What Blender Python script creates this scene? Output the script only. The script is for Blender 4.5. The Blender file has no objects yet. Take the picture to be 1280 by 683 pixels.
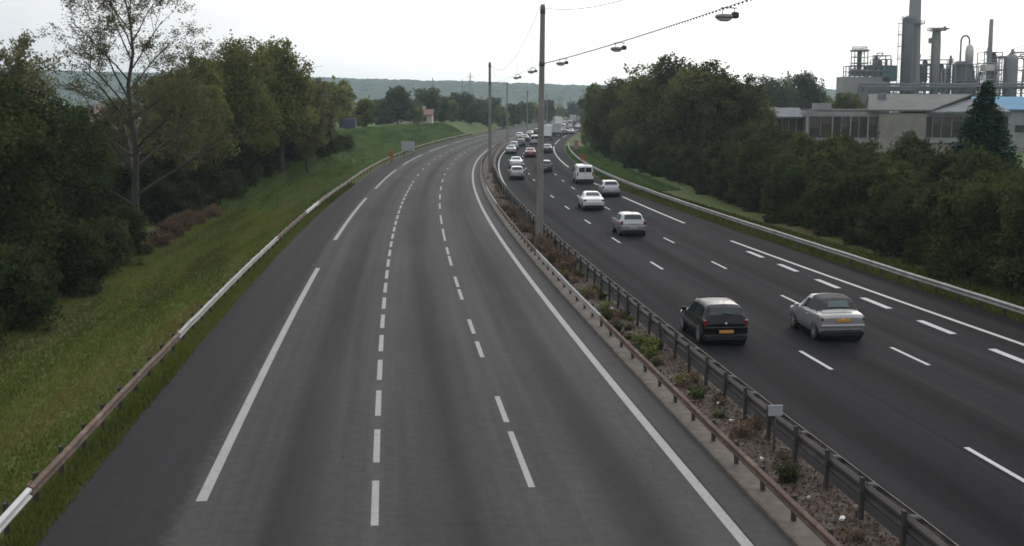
import bpy, math, random
import numpy as np
from mathutils import Vector, Matrix

R = math.radians
SC = bpy.context.scene
COL = SC.collection
H_CAM, FPX, Y0 = 8.6, 1531.0, 128.0

# ------------------------------------------------------------------ helpers
def nd(nt, typ, loc=(0, 0), **kw):
    n = nt.nodes.new(typ)
    for k, v in kw.items():
        setattr(n, k, v)
    return n

def principled(name):
    m = bpy.data.materials.new(name)
    m.use_nodes = True
    return m, m.node_tree, m.node_tree.nodes['Principled BSDF']

def mix_rgb(nt, fac, a, b, blend='MIX'):
    n = nt.nodes.new('ShaderNodeMix'); n.data_type = 'RGBA'; n.blend_type = blend
    for sock, v in ((n.inputs[0], fac), (n.inputs[6], a), (n.inputs[7], b)):
        if hasattr(v, 'is_linked'):
            nt.links.new(v, sock)
        elif isinstance(v, (int, float)):
            sock.default_value = v
        else:
            sock.default_value = (*v, 1) if len(v) == 3 else v
    return n.outputs[2]

def noise(nt, vec, scale, detail=4, rough=.55, lo=.35, hi=.65):
    n = nd(nt, 'ShaderNodeTexNoise')
    n.inputs['Scale'].default_value = scale
    n.inputs['Detail'].default_value = detail
    n.inputs['Roughness'].default_value = rough
    if vec is not None:
        nt.links.new(vec, n.inputs['Vector'])
    r = nd(nt, 'ShaderNodeMapRange')
    r.inputs[1].default_value = lo; r.inputs[2].default_value = hi
    nt.links.new(n.outputs[0], r.inputs[0])
    return r.outputs[0]

def math_n(nt, op, a, b=None, c=None):
    n = nd(nt, 'ShaderNodeMath', operation=op)
    for i, v in enumerate((a, b, c)):
        if v is None: continue
        if hasattr(v, 'is_linked'): nt.links.new(v, n.inputs[i])
        else: n.inputs[i].default_value = v
    return n.outputs[0]

def coords(nt, kind='Object', scale=(1, 1, 1)):
    t = nd(nt, 'ShaderNodeTexCoord')
    m = nd(nt, 'ShaderNodeMapping')
    m.inputs['Scale'].default_value = scale
    nt.links.new(t.outputs[kind], m.inputs['Vector'])
    return m.outputs[0]

def bump(nt, bsdf, h, strength=.3, dist=.02):
    b = nd(nt, 'ShaderNodeBump')
    b.inputs['Strength'].default_value = strength
    b.inputs['Distance'].default_value = dist
    nt.links.new(h, b.inputs['Height'])
    nt.links.new(b.outputs[0], bsdf.inputs['Normal'])

def simple(name, c1, c2=None, scale=2., rough=.7, metal=0., coat=0., stretch=(1, 1, 1), lo=.35, hi=.65, spec=.5, bmp=0, kind='Object', c3=None, scale3=.3):
    m, nt, b = principled(name)
    c2 = c2 or tuple(min(1, x * .75) for x in c1)
    v = coords(nt, kind, stretch)
    f = noise(nt, v, scale, lo=lo, hi=hi)
    col = mix_rgb(nt, f, c1, c2)
    if c3:
        col = mix_rgb(nt, noise(nt, v, scale3, 5, .6, .5, .68), col, c3)
    nt.links.new(col, b.inputs['Base Color'])
    b.inputs['Roughness'].default_value = rough
    b.inputs['Metallic'].default_value = metal
    b.inputs['Specular IOR Level'].default_value = spec
    if coat:
        b.inputs['Coat Weight'].default_value = coat
        b.inputs['Coat Roughness'].default_value = .04
    if bmp:
        bump(nt, b, f, .5, bmp)
    return m

class MB:
    """collects shapes for one mesh object"""
    def __init__(s): s.v = []; s.f = []; s.sm = []; s.uv = None
    def add(s, vs, fs, smooth=False):
        o = len(s.v); s.v += [tuple(p) for p in vs]
        s.f += [tuple(i + o for i in f) for f in fs]; s.sm += [smooth] * len(fs)
        return s
    def box(s, c, d, rot=None, taper=1.):
        x, y, z = d[0] / 2, d[1] / 2, d[2] / 2
        vs = [Vector((sx * x * (taper if sz > 0 else 1), sy * y * (taper if sz > 0 else 1), sz * z)) for sz in (-1, 1) for sy in (-1, 1) for sx in (-1, 1)]
        if rot is not None: vs = [rot @ v for v in vs]
        vs = [v + Vector(c) for v in vs]
        return s.add(vs, [(0, 2, 3, 1), (4, 5, 7, 6), (0, 1, 5, 4), (2, 6, 7, 3), (0, 4, 6, 2), (1, 3, 7, 5)])
    def rbox(s, c, d, ch=.02, rot=None):
        # chamfered box: three nested rings
        x, y, z = d[0] / 2, d[1] / 2, d[2] / 2
        ch = min(ch, x * .45, y * .45, z * .45)
        def ring(dx, dy, zz):
            return [Vector(p) for p in ((-x + dx + ch, -y + dy, zz), (x - dx - ch, -y + dy, zz), (x - dx, -y + dy + ch, zz), (x - dx, y - dy - ch, zz),
                    (x - dx - ch, y - dy, zz), (-x + dx + ch, y - dy, zz), (-x + dx, y - dy - ch, zz), (-x + dx, -y + dy + ch, zz))]
        rs = [ring(ch, ch, -z), ring(0, 0, -z + ch), ring(0, 0, z - ch), ring(ch, ch, z)]
        return s.loft(rs, c, rot)
    def loft(s, rs, c=(0, 0, 0), rot=None, caps=True, smooth=False):
        n = len(rs[0]); vs = []
        for r in rs:
            for p in r:
                p = Vector(p)
                if rot is not None: p = rot @ p
                vs.append(p + Vector(c))
        fs = []
        for k in range(len(rs) - 1):
            for i in range(n):
                j = (i + 1) % n
                fs.append((k * n + i, k * n + j, (k + 1) * n + j, (k + 1) * n + i))
        o = len(s.v); s.add(vs, fs, smooth)
        if caps:
            s.f += [tuple(o + i for i in reversed(range(n))), tuple(o + (len(rs) - 1) * n + i for i in range(n))]; s.sm += [False, False]
        return s
    def tube(s, p0, p1, r0, r1=None, n=8, smooth=True, caps=True):
        r1 = r0 if r1 is None else r1
        p0, p1 = Vector(p0), Vector(p1)
        d = (p1 - p0)
        if d.length < 1e-6: return s
        q = d.to_track_quat('Z', 'Y').to_matrix()
        rs = [[p + q @ Vector((r * math.cos(2 * math.pi * i / n), r * math.sin(2 * math.pi * i / n), 0)) for i in range(n)] for p, r in ((p0, r0), (p1, r1))]
        return s.loft(rs, caps=caps, smooth=smooth)
    def path(s, pts, r, n=6, caps=True):
        for a, b in zip(pts[:-1], pts[1:]): s.tube(a, b, r, r, n, caps=caps)
        return s
    def lathe(s, prof, c=(0, 0, 0), n=20, smooth=True, caps=True):
        rs = [[(r * math.cos(2 * math.pi * i / n), r * math.sin(2 * math.pi * i / n), z) for i in range(n)] for r, z in prof]
        return s.loft(rs, c, None, caps, smooth)
    def build(s, name, mat, parent=None, loc=None):
        me = bpy.data.meshes.new(name)
        me.from_pydata(s.v, [], s.f)
        me.polygons.foreach_set('use_smooth', s.sm)
        me.materials.append(mat)
        me.update()
        o = bpy.data.objects.new(name, me)
        COL.objects.link(o)
        if parent is not None: o.parent = parent
        if loc is not None: o.location = loc
        return o

def tag(o, label=None, cat=None, group=None, kind=None):
    if label: o['label'] = label
    if cat: o['category'] = cat
    if group: o['group'] = group
    if kind: o['kind'] = kind
    return o

def thing(name, label, cat, loc=(0, 0, 0), rz=0, group=None):
    o = bpy.data.objects.new(name, None)
    o.empty_display_size = .3
    COL.objects.link(o)
    o.location = loc; o.rotation_euler = (0, 0, rz)
    return tag(o, label, cat, group)

def dup(root, loc, rz, label=None, group=None, name=None, scale=None):
    def cp(o, par):
        c = o.copy(); COL.objects.link(c); c.parent = par
        for ch in list(kids.get(o.name, [])): cp(ch, c)
        return c
    kids = {}
    for ch in root.children_recursive: kids.setdefault(ch.parent.name, []).append(ch)
    r = cp(root, None)
    r.location = loc; r.rotation_euler = (0, 0, rz)
    if scale: r.scale = scale if hasattr(scale, '__len__') else (scale,) * 3
    if name: r.name = name
    if label: r['label'] = label
    if group: r['group'] = group
    elif 'group' in r.keys() and group is False: del r['group']
    return r

# ------------------------------------------------------------------ road axis (white line beside the median)
_cy = np.array([23.0, 27, 35, 37, 55, 73, 96, 114, 145, 167, 193, 215, 250, 300, 360, 420, 500, 600])
_cx = np.array([4.62, 4.16, 3.31, 3.1, 1.3, -.38, -2.14, -3.22, -4.6, -5.15, -5.2, -4.75, -3.2, .4, 5.9, 11.4, 18.2, 26.5])
_C = np.polyfit(_cy / 100, _cx, 6, w=1 / _cy ** .7)
_d = np.polyder(_C)
def axis(y):
    y = np.asarray(y, float); yc = np.clip(y, 23, 600)
    return np.polyval(_C, yc / 100) + (y - yc) * np.polyval(_d, yc / 100) / 100
def slope(y):
    return np.polyval(_d, np.clip(np.asarray(y, float), 23, 600) / 100) / 100
def shrink(y):
    return 1.012 - .1 * np.clip((np.asarray(y, float) - 25) / 100, 0, 1)
def at(y, o, z=0., sc=True):
    """point at distance y and lateral offset o (m) from the axis"""
    o = o * float(shrink(y)) if sc else o
    s = float(slope(y)); n = math.sqrt(1 + s * s)
    return Vector((float(axis(y)) + o / n, y - o * s / n, z))
def yaw(y): return -math.atan(float(slope(y)))
PH = math.atan((341.5 - Y0) / FPX)
def depth(py): return H_CAM * FPX / (py - Y0)       # distance on flat ground for a measured row
def gp(px, py, z=0.):
    x = (px - 640) / FPX; y = (341.5 - py) / FPX
    dy = math.cos(PH) + y * math.sin(PH); dz = -math.sin(PH) + y * math.cos(PH)
    t = (z - H_CAM) / dz
    return Vector((x * t, dy * t, z))
def lin(y, ys, vs): return float(np.interp(y, ys, vs))
def right_edge(y): return lin(y, [20, 48, 77, 120, 160, 260], [18.9, 18.25, 17.3, 16.0, 15.6, 15.2])
def right_rail(y): return lin(y, [20, 46.5, 69.4, 96.8, 123.4, 157, 260], [18.3, 17.75, 17.6, 17.1, 16.75, 16.2, 15.8]) + .25
def r3_solid(y): return lin(y, [20, 42.8, 75.1, 86.5, 112.6, 168.7, 242.8], [16.5, 15.8, 14.85, 14.6, 14.4, 13.8, 13.0])

# ------------------------------------------------------------------ ground height
def smooth(a, b, x):
    t = np.clip((x - a) / (b - a), 0, 1); return t * t * (3 - 2 * t)
def ground_z(o, y):
    o = np.asarray(o, float); y = np.asarray(y, float)
    base = np.full(np.broadcast(o, y).shape, -.06)
    bank_h = np.interp(y, [105, 130, 165, 230, 300, 450, 600, 800], [0, 1.7, 3.9, 3.8, 3.2, 2.2, 1.3, 0])
    left = smooth(-13.6, -14.6, o) * .08
    ditch = -.5 * smooth(-15.5, -20, o) * (1 - smooth(95, 130, y))
    und = .12 * np.sin(o * .9 + y * .13) * np.sin(y * .21 + 1) * smooth(-15, -17, o)
    bank = bank_h * (smooth(-14.4, -21.5, o) - .45 * smooth(-29, -44, o))
    right = .1 * smooth(18.6, 20.5, o)
    return base + left + ditch + bank + right + und
def gz(x, y):
    o = x - float(axis(y)); return float(ground_z(o, y))

# ------------------------------------------------------------------ materials
def asphalt(name, base, dark, shoulder=None, lanes=(), spec=.35, agg=1.0):
    m, nt, b = principled(name)
    uv = nd(nt, 'ShaderNodeTexCoord').outputs['UV']
    sep = nd(nt, 'ShaderNodeSeparateXYZ'); nt.links.new(uv, sep.inputs[0])
    u = sep.outputs[0]
    mp = nd(nt, 'ShaderNodeMapping'); nt.links.new(uv, mp.inputs[0]); mp.inputs['Scale'].default_value = (1.6, .022, 1)
    streak = noise(nt, mp.outputs[0], 1., 5, .6, .3, .7)
    mp2 = nd(nt, 'ShaderNodeMapping'); nt.links.new(uv, mp2.inputs[0]); mp2.inputs['Scale'].default_value = (.25, .06, 1)
    patch = noise(nt, mp2.outputs[0], 1., 4, .6, .35, .68)
    grain = noise(nt, uv, 22., 3, .7, .3, .7)
    grain2 = noise(nt, uv, 3.3, 4, .7, .3, .7)
    col = mix_rgb(nt, math_n(nt, 'MULTIPLY', streak, .55), base, dark)
    col = mix_rgb(nt, math_n(nt, 'MULTIPLY', patch, .45), col, dark)
    # oil band down each lane and lighter wheel tracks
    c0, w = lanes
    ph = math_n(nt, 'MULTIPLY', math_n(nt, 'SUBTRACT', u, c0), 2 * math.pi / w)
    band = math_n(nt, 'MULTIPLY_ADD', math_n(nt, 'COSINE', ph), .5, .5)
    band = math_n(nt, 'POWER', band, 2.2)
    col = mix_rgb(nt, math_n(nt, 'MULTIPLY', band, math_n(nt, 'MULTIPLY_ADD', patch, .2, .6)), col, tuple(x * .58 for x in dark))
    if shoulder:
        lo, hi, sc = shoulder
        f = nd(nt, 'ShaderNodeMapRange'); f.inputs[1].default_value = lo; f.inputs[2].default_value = hi
        nt.links.new(math_n(nt, 'MULTIPLY_ADD', grain2, .25, u), f.inputs[0])
        col = mix_rgb(nt, math_n(nt, 'MULTIPLY', f.outputs[0], .9), col, sc)
    # tar seams between the lanes
    sw = math_n(nt, 'ABSOLUTE', math_n(nt, 'SUBTRACT', u, math_n(nt, 'MULTIPLY_ADD', grain2, .03, c0 + w * .5 + .13)))
    seam = math_n(nt, 'LESS_THAN', sw, .035)
    col = mix_rgb(nt, math_n(nt, 'MULTIPLY', seam, .5), col, tuple(x * .45 for x in dark))
    vor = nd(nt, 'ShaderNodeTexVoronoi', feature='DISTANCE_TO_EDGE'); vor.inputs['Scale'].default_value = 1.
    mp3 = nd(nt, 'ShaderNodeMapping'); mp3.inputs['Scale'].default_value = (.16, .075, 1)
    wob = nd(nt, 'ShaderNodeVectorMath', operation='ADD'); nz = nd(nt, 'ShaderNodeTexNoise'); nz.inputs['Scale'].default_value = .8; nz.inputs['Detail'].default_value = 5
    nt.links.new(uv, nz.inputs['Vector']); sc_ = nd(nt, 'ShaderNodeVectorMath', operation='SCALE'); sc_.inputs['Scale'].default_value = 2.2
    nt.links.new(nz.outputs['Color'], sc_.inputs[0]); nt.links.new(uv, wob.inputs[0]); nt.links.new(sc_.outputs[0], wob.inputs[1])
    nt.links.new(wob.outputs[0], mp3.inputs[0]); nt.links.new(mp3.outputs[0], vor.inputs['Vector'])
    crack = math_n(nt, 'MULTIPLY', math_n(nt, 'LESS_THAN', vor.outputs[0], .0035), noise(nt, uv, .12, 2, .5, .5, .6))
    col = mix_rgb(nt, math_n(nt, 'MULTIPLY', crack, .5), col, tuple(x * .4 for x in dark))
    blot = noise(nt, uv, .9, 5, .7, .60, .74)
    col = mix_rgb(nt, math_n(nt, 'MULTIPLY', blot, .30), col, tuple(x * .55 for x in dark))
    g = math_n(nt, 'MULTIPLY_ADD', math_n(nt, 'SUBTRACT', math_n(nt, 'ADD', grain, grain2), 1.), .16 * agg, 1.)
    gm = nd(nt, 'ShaderNodeVectorMath', operation='SCALE'); nt.links.new(col, gm.inputs[0]); nt.links.new(g, gm.inputs['Scale'])
    nt.links.new(gm.outputs[0], b.inputs['Base Color'])
    rr = math_n(nt, 'MULTIPLY_ADD', streak, .12, .72); nt.links.new(rr, b.inputs['Roughness'])
    b.inputs['Specular IOR Level'].default_value = spec
    bump(nt, b, grain, .25, .006)
    return m

def paint(name, c=(.5, .5, .48), worn=(.2, .2, .2), amount=.5):
    m, nt, b = principled(name)
    v = coords(nt, 'Object')
    f = noise(nt, v, 7., 6, .75, .52, .72)
    f2 = noise(nt, v, .6, 3, .6, .35, .7)
    col = mix_rgb(nt, math_n(nt, 'MULTIPLY', f2, .35), c, tuple(x * .7 for x in c))
    col = mix_rgb(nt, math_n(nt, 'MULTIPLY', f, amount), col, worn)
    nt.links.new(col, b.inputs['Base Color']); b.inputs['Roughness'].default_value = .7
    b.inputs['Specular IOR Level'].default_value = .2
    chip = noise(nt, v, 11., 5, .8, .60, .66); big = noise(nt, v, .9, 3, .6, .42, .7)
    tr_ = nd(nt, 'ShaderNodeBsdfTransparent'); mx = nd(nt, 'ShaderNodeMixShader')
    nt.links.new(math_n(nt, 'MULTIPLY', chip, math_n(nt, 'MULTIPLY_ADD', big, .7, .25)), mx.inputs[0])
    nt.links.new(b.outputs[0], mx.inputs[1]); nt.links.new(tr_.outputs[0], mx.inputs[2])
    nt.links.new(mx.outputs[0], nt.nodes['Material Output'].inputs[0])
    return m

def leaf_mat(name, c, var=.35, hue=(.09, .075, .02), trans=.45):
    """per-leaf and per-clump colour from the 'tint' attribute plus a per-plant shift"""
    m, nt, b = principled(name)
    nt.nodes.remove(b)
    out = nt.nodes['Material Output']
    a = nd(nt, 'ShaderNodeAttribute', attribute_name='tint')
    oi = nd(nt, 'ShaderNodeObjectInfo')
    lo = tuple(x * (1 - var) for x in c); hi = tuple(x * (1 + var * 1.3) for x in c)
    col = mix_rgb(nt, a.outputs['Fac'], lo, hi)
    f = nd(nt, 'ShaderNodeMapRange'); f.inputs[1].default_value = .72; f.inputs[2].default_value = 1.0
    nt.links.new(a.outputs['Fac'], f.inputs[0])
    col = mix_rgb(nt, math_n(nt, 'MULTIPLY', f.outputs[0], .7), col, hue)
    k = math_n(nt, 'MULTIPLY_ADD', oi.outputs['Random'], .6, .7)
    s = nd(nt, 'ShaderNodeVectorMath', operation='SCALE'); nt.links.new(col, s.inputs[0]); nt.links.new(k, s.inputs['Scale'])
    d = nd(nt, 'ShaderNodeBsdfDiffuse'); t = nd(nt, 'ShaderNodeBsdfTranslucent'); g = nd(nt, 'ShaderNodeBsdfGlossy')
    g.inputs['Roughness'].default_value = .5
    g.inputs['Color'].default_value = (.5, .5, .5, 1)
    nt.links.new(s.outputs[0], d.inputs[0]); nt.links.new(s.outputs[0], t.inputs[0])
    x = nd(nt, 'ShaderNodeMixShader'); x.inputs[0].default_value = trans
    nt.links.new(d.outputs[0], x.inputs[1]); nt.links.new(t.outputs[0], x.inputs[2])
    x2 = nd(nt, 'ShaderNodeMixShader'); x2.inputs[0].default_value = .006
    nt.links.new(x.outputs[0], x2.inputs[1]); nt.links.new(g.outputs[0], x2.inputs[2])
    nt.links.new(x2.outputs[0], out.inputs[0])
    return m

def ground_mat():
    m, nt, b = principled('ground_grass')
    v = coords(nt, 'Object')
    big = noise(nt, v, .05, 4, .6, .35, .65)
    mid = noise(nt, coords(nt, 'Object', (1, .25, 1)), .45, 6, .7, .38, .66)
    brown = noise(nt, coords(nt, 'Object', (1, .13, 1)), .5, 6, .7, .48, .62)
    fine = noise(nt, v, 6., 5, .75, .3, .7)
    col = mix_rgb(nt, mid, (.058, .074, .016), (.080, .094, .022))
    col = mix_rgb(nt, math_n(nt, 'MULTIPLY', big, .5), col, (.055, .10, .025))
    col = mix_rgb(nt, math_n(nt, 'MULTIPLY', brown, .8), col, (.098, .062, .030))
    col = mix_rgb(nt, math_n(nt, 'MULTIPLY', fine, .5), col, (.042, .052, .018))
    # lush new grass on the embankment (vertex attribute = where the bank stands)
    at_ = nd(nt, 'ShaderNodeAttribute', attribute_name='lush')
    lush = mix_rgb(nt, fine, (.058, .095, .030), (.068, .086, .028))
    lush = mix_rgb(nt, math_n(nt, 'MULTIPLY', mid, .6), lush, (.05, .075, .02))
    col = mix_rgb(nt, at_.outputs['Fac'], col, lush)
    nt.links.new(col, b.inputs['Base Color']); b.inputs['Roughness'].default_value = .95
    b.inputs['Specular IOR Level'].default_value = .1
    bump(nt, b, fine, .6, .08)
    return m

M = {}
M['ground'] = ground_mat()
M['road_old'] = asphalt('worn_asphalt', (.062, .0588, .057), (.033, .0314, .0308), (-10.9, -11.25, (.0245, .0222, .0232)), (-1.8, 3.6), spec=.04, agg=1.6)
M['road_new'] = asphalt('dark_asphalt', (.0190, .0186, .0208), (.0110, .0108, .0122), (15.0, 15.5, (.015, .0132, .0142)), (5.45, 3.42), spec=.02, agg=1.8)
M['paint_old'] = paint('faded_road_paint', (.245, .24, .228), (.06, .06, .06), .7)
M['paint_new'] = paint('white_road_paint', (.37, .37, .37), (.05, .05, .05), .5)
M['kerb'] = simple('weathered_concrete', (.105, .084, .066), (.058, .046, .036), 3., .9, c3=(.06, .05, .04), scale3=.8, bmp=.01)
M['soil'] = simple('median_soil', (.056, .034, .023), (.03, .019, .012), 5., .95, c3=(.10, .085, .07), scale3=2.2, bmp=.05)
M['rust'] = simple('rusty_steel', (.085, .045, .028), (.05, .028, .02), 3., .85, c3=(.13, .085, .06), scale3=1.4)
M['darkrail'] = simple('dark_weathered_steel', (.028, .022, .019), (.017, .014, .012), 2.2, .8, c3=(.05, .036, .027), scale3=.9)
M['brownrail'] = simple('brown_weathered_steel', (.11, .09, .074), (.06, .048, .04), 2.2, .8, c3=(.035, .028, .024), scale3=1.1)
M['galv'] = simple('dull_galvanised_steel', (.25, .25, .235), (.17, .17, .16), 1.5, .65, .2, c3=(.17, .15, .12), scale3=.9)
M['galv_new'] = simple('pale_galvanised_steel', (.38, .38, .38), (.29, .29, .29), 1.5, .6, .2)
M['palewood'] = simple('pale_weathered_rail', (.20, .17, .13), (.11, .085, .06), 1.8, .85, c3=(.07, .045, .03), scale3=1.0)
M['post'] = simple('dark_post_steel', (.036, .03, .025), (.02, .017, .014), 4., .85)
M['pole'] = simple('concrete_pole', (.17, .155, .14), (.115, .105, .095), 1.2, .8, stretch=(4, 4, .4))
M['cable'] = simple('dark_cable', (.05, .05, .05), (.04, .04, .04), 1, .6)
M['lamp_grey'] = simple('lamp_housing', (.17, .17, .16), (.12, .12, .12), 3, .5)
M['lamp_dark'] = simple('lamp_gear', (.035, .035, .035), (.02, .02, .02), 3, .5)
M['lamp_glass'] = simple('lamp_lens', (.45, .45, .42), (.4, .4, .38), 3, .25)
M['bark'] = simple('tree_bark', (.055, .046, .037), (.03, .025, .02), 3., .95, stretch=(3, 3, .5), bmp=.03)
M['bark_pale'] = simple('grey_bark', (.11, .10, .085), (.06, .052, .045), 3., .95, stretch=(3, 3, .5), bmp=.03)
LM = {
 'dark': leaf_mat('dark_leaves', (.029, .041, .012), .65, (.066, .062, .016)),
 'olive': leaf_mat('olive_leaves', (.138, .152, .042), .5, (.19, .17, .05)),
 'brownish': leaf_mat('dull_brown_leaves', (.120, .116, .048), .45, (.15, .125, .05)),
 'deep': leaf_mat('deep_green_leaves', (.080, .090, .033), .7, (.150, .130, .052)),
 'hedge': leaf_mat('hedge_leaves', (.044, .053, .017), .75, (.095, .084, .026)),
 'fir': leaf_mat('fir_needles', (.014, .034, .018), .4, (.02, .045, .022), .1),
 'greygreen': leaf_mat('grey_green_leaves', (.075, .085, .05), .35, (.10, .10, .06)),
 'sparse': leaf_mat('thin_autumn_leaves', (.115, .112, .042), .5, (.16, .14, .05), .5),
 'orange': leaf_mat('orange_leaves', (.09, .052, .016), .4, (.16, .07, .015)),
 'weed': leaf_mat('weed_leaves', (.045, .058, .018), .4, (.09, .09, .03)),
 'dry': leaf_mat('dry_stems', (.125, .082, .055), .45, (.12, .105, .05), .25),
 'far': leaf_mat('far_leaves', (.07, .085, .038), .5, (.10, .095, .045)),
}

# ------------------------------------------------------------------ world, sun, camera
W = bpy.data.worlds.new("World"); SC.world = W; W.use_nodes = True
nt = W.node_tree; bg = nt.nodes['Background']
SUN_EL, SUN_AZ = R(24), R(22)          # behind the clouds ahead and to the right
sky = nd(nt, 'ShaderNodeTexSky', sky_type='NISHITA'); sky.sun_disc = False
sky.sun_elevation = SUN_EL; sky.sun_rotation = SUN_AZ
tc = nd(nt, 'ShaderNodeTexCoord').outputs['Generated']
sd = Vector((math.sin(SUN_AZ) * math.cos(SUN_EL), math.cos(SUN_AZ) * math.cos(SUN_EL), math.sin(SUN_EL)))
dot = nd(nt, 'ShaderNodeVectorMath', operation='DOT_PRODUCT'); nt.links.new(tc, dot.inputs[0]); dot.inputs[1].default_value = sd
glow = nd(nt, 'ShaderNodeMapRange', interpolation_type='SMOOTHSTEP'); glow.inputs[1].default_value = .60; glow.inputs[2].default_value = .99
nt.links.new(dot.outputs['Value'], glow.inputs[0])
mpw = nd(nt, 'ShaderNodeMapping'); nt.links.new(tc, mpw.inputs[0]); mpw.inputs['Scale'].default_value = (1, 1, 3.2)
cl = noise(nt, mpw.outputs[0], 2.2, 6, .6, .36, .66)
cloud = mix_rgb(nt, cl, (5.8, 6.2, 6.8), (8.5, 8.65, 8.95))
cloud = mix_rgb(nt, glow.outputs[0], cloud, (16., 15.7, 15.1))
sepw = nd(nt, 'ShaderNodeSeparateXYZ'); nt.links.new(tc, sepw.inputs[0])
zen = math_n(nt, 'MULTIPLY_ADD', math_n(nt, 'MAXIMUM', math_n(nt, 'SUBTRACT', sepw.outputs[2], .16), 0.), 1.5, 1.)
zs = nd(nt, 'ShaderNodeVectorMath', operation='SCALE'); nt.links.new(cloud, zs.inputs[0]); nt.links.new(zen, zs.inputs['Scale'])
skyc = mix_rgb(nt, .94, sky.outputs[0], zs.outputs[0])
nt.links.new(skyc, bg.inputs['Color']); bg.inputs['Strength'].default_value = .1
sun = bpy.data.lights.new('sun', 'SUN'); sun.energy = .55; sun.angle = R(25); sun.color = (1, .95, .88)
so = bpy.data.objects.new('sun', sun); COL.objects.link(so)
so.rotation_euler = (-sd).to_track_quat('-Z', 'Y').to_euler()

cam = bpy.data.cameras.new('camera'); cam.sensor_width = 36; cam.lens = FPX / 1280 * 36; cam.clip_end = 9000; cam.clip_start = .3
co = bpy.data.objects.new('camera', cam); COL.objects.link(co); SC.camera = co
co.location = (0, 0, H_CAM); co.rotation_euler = (R(90) - PH, 0, 0)
SC.view_settings.view_transform = 'Standard'; SC.view_settings.look = 'None'
SC.view_settings.exposure = 0; SC.view_settings.gamma = 1; SC.view_settings.use_curve_mapping = False
SC.cycles.use_denoising = True
SC.cycles.max_bounces = 6; SC.cycles.diffuse_bounces = 3; SC.cycles.glossy_bounces = 3; SC.cycles.transmission_bounces = 4
SC.cycles.volume_bounces = 0; SC.cycles.filter_width = 1.7
SC.cycles.sample_clamp_indirect = 6

# ------------------------------------------------------------------ setting: ground, roads, median, hills
ys = np.r_[np.arange(-60, 0, 6), np.arange(0, 180, 1.5), np.arange(180, 420, 4), np.geomspace(420, 3400, 40)]
os_ = np.r_[-np.geomspace(2600, 40, 26), np.arange(-38, -24, 2), np.arange(-24, -13, .5), np.arange(-13, 21, 2), np.arange(21, 40, 3), np.geomspace(42, 2600, 26)]
YY, OO = np.meshgrid(ys, os_, indexing='ij')
XX = axis(YY) + OO; ZZ = ground_z(OO, YY)
nv = XX.size; ny, no = XX.shape
idx = np.arange(nv).reshape(ny, no)
q = np.stack([idx[:-1, :-1], idx[:-1, 1:], idx[1:, 1:], idx[1:, :-1]], -1).reshape(-1, 4)
def np_mesh(name, v, f, mat, parent=None, smooth_=False, attr=None, dom='POINT'):
    me = bpy.data.meshes.new(name)
    v = np.asarray(v, np.float32); f = np.asarray(f, np.int32); k = f.shape[1]
    me.vertices.add(len(v)); me.vertices.foreach_set('co', v.ravel())
    me.loops.add(f.size); me.loops.foreach_set('vertex_index', f.ravel())
    me.polygons.add(len(f)); me.polygons.foreach_set('loop_start', np.arange(0, f.size, k, dtype=np.int32))
    me.update(calc_edges=True)
    me.polygons.foreach_set('use_smooth', np.full(len(f), smooth_))
    if attr is not None:
        a = me.attributes.new(attr[0], 'FLOAT', dom); a.data.foreach_set('value', np.asarray(attr[1], np.float32))
    me.materials.append(mat); me.validate(); me.update()
    o = bpy.data.objects.new(name, me); COL.objects.link(o)
    if parent is not None: o.parent = parent
    return o
lush = (smooth(92, 150, YY + 9 * np.sin(OO * .7)) * smooth(-14.4, -17.5, OO) * (1 - smooth(600, 900, YY)) + smooth(95, 150, YY) * smooth(16.5, 18, OO) * (1 - smooth(400, 600, YY)) * .8).clip(0, 1)
tag(np_mesh('ground', np.stack([XX, YY, ZZ], -1).reshape(-1, 3), q, M['ground'], smooth_=True, attr=('lush', lush.ravel())), kind='structure')

def strip(name, o0, o1, y0, y1, mat, z=0., step=1.5, kind='structure', nu=1, crown=None):
    """a sheet that follows the road between two offsets (numbers or functions of y)"""
    yy = np.arange(y0, y1 + .001, min(step, y1 - y0)); vs = []; uv = []
    A = o0 if callable(o0) else (lambda y: o0); B = o1 if callable(o1) else (lambda y: o1)
    s = 0; prev = None
    for y in yy:
        a, b = A(y), B(y)
        p = at(y, 0)
        if prev is not None: s += (p - prev).length
        prev = p
        for k in range(nu + 1):
            t = k / nu; o = a + (b - a) * t
            zz = z + (crown(t, y) if crown else 0)
            vs.append(at(y, o, zz)); uv.append((o, s))
    n = nu + 1
    fs = [(i * n + k, i * n + k + 1, (i + 1) * n + k + 1, (i + 1) * n + k) for i in range(len(yy) - 1) for k in range(nu)]
    me = bpy.data.meshes.new(name); me.from_pydata(vs, [], fs)
    l = me.uv_layers.new(name='UVMap')
    for p in me.polygons:
        for li, vi in zip(p.loop_indices, p.vertices): l.data[li].uv = uv[vi]
    me.materials.append(mat); me.update()
    o = bpy.data.objects.new(name, me); COL.objects.link(o)
    if kind: o['kind'] = kind
    return o
strip('road', -13.75, .9, -50, 640, M['road_old'], 0, 2., nu=4)
strip('road', 3.0, lambda y: right_edge(y), -50, 640, M['road_new'], 0, 2., nu=4)
rng = np.random.default_rng(3)
_ph = rng.uniform(0, 6, 8)
def mound(t, y):
    return .02 + .10 * math.sin(math.pi * t) + .03 * math.sin(y * 1.3 + _ph[0]) * math.sin(t * 5 + y * .7) * math.sin(math.pi * t)
strip('median_soil', 1.42, 3.04, -50, 640, M['soil'], 0, .5, nu=8, crown=mound)
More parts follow.
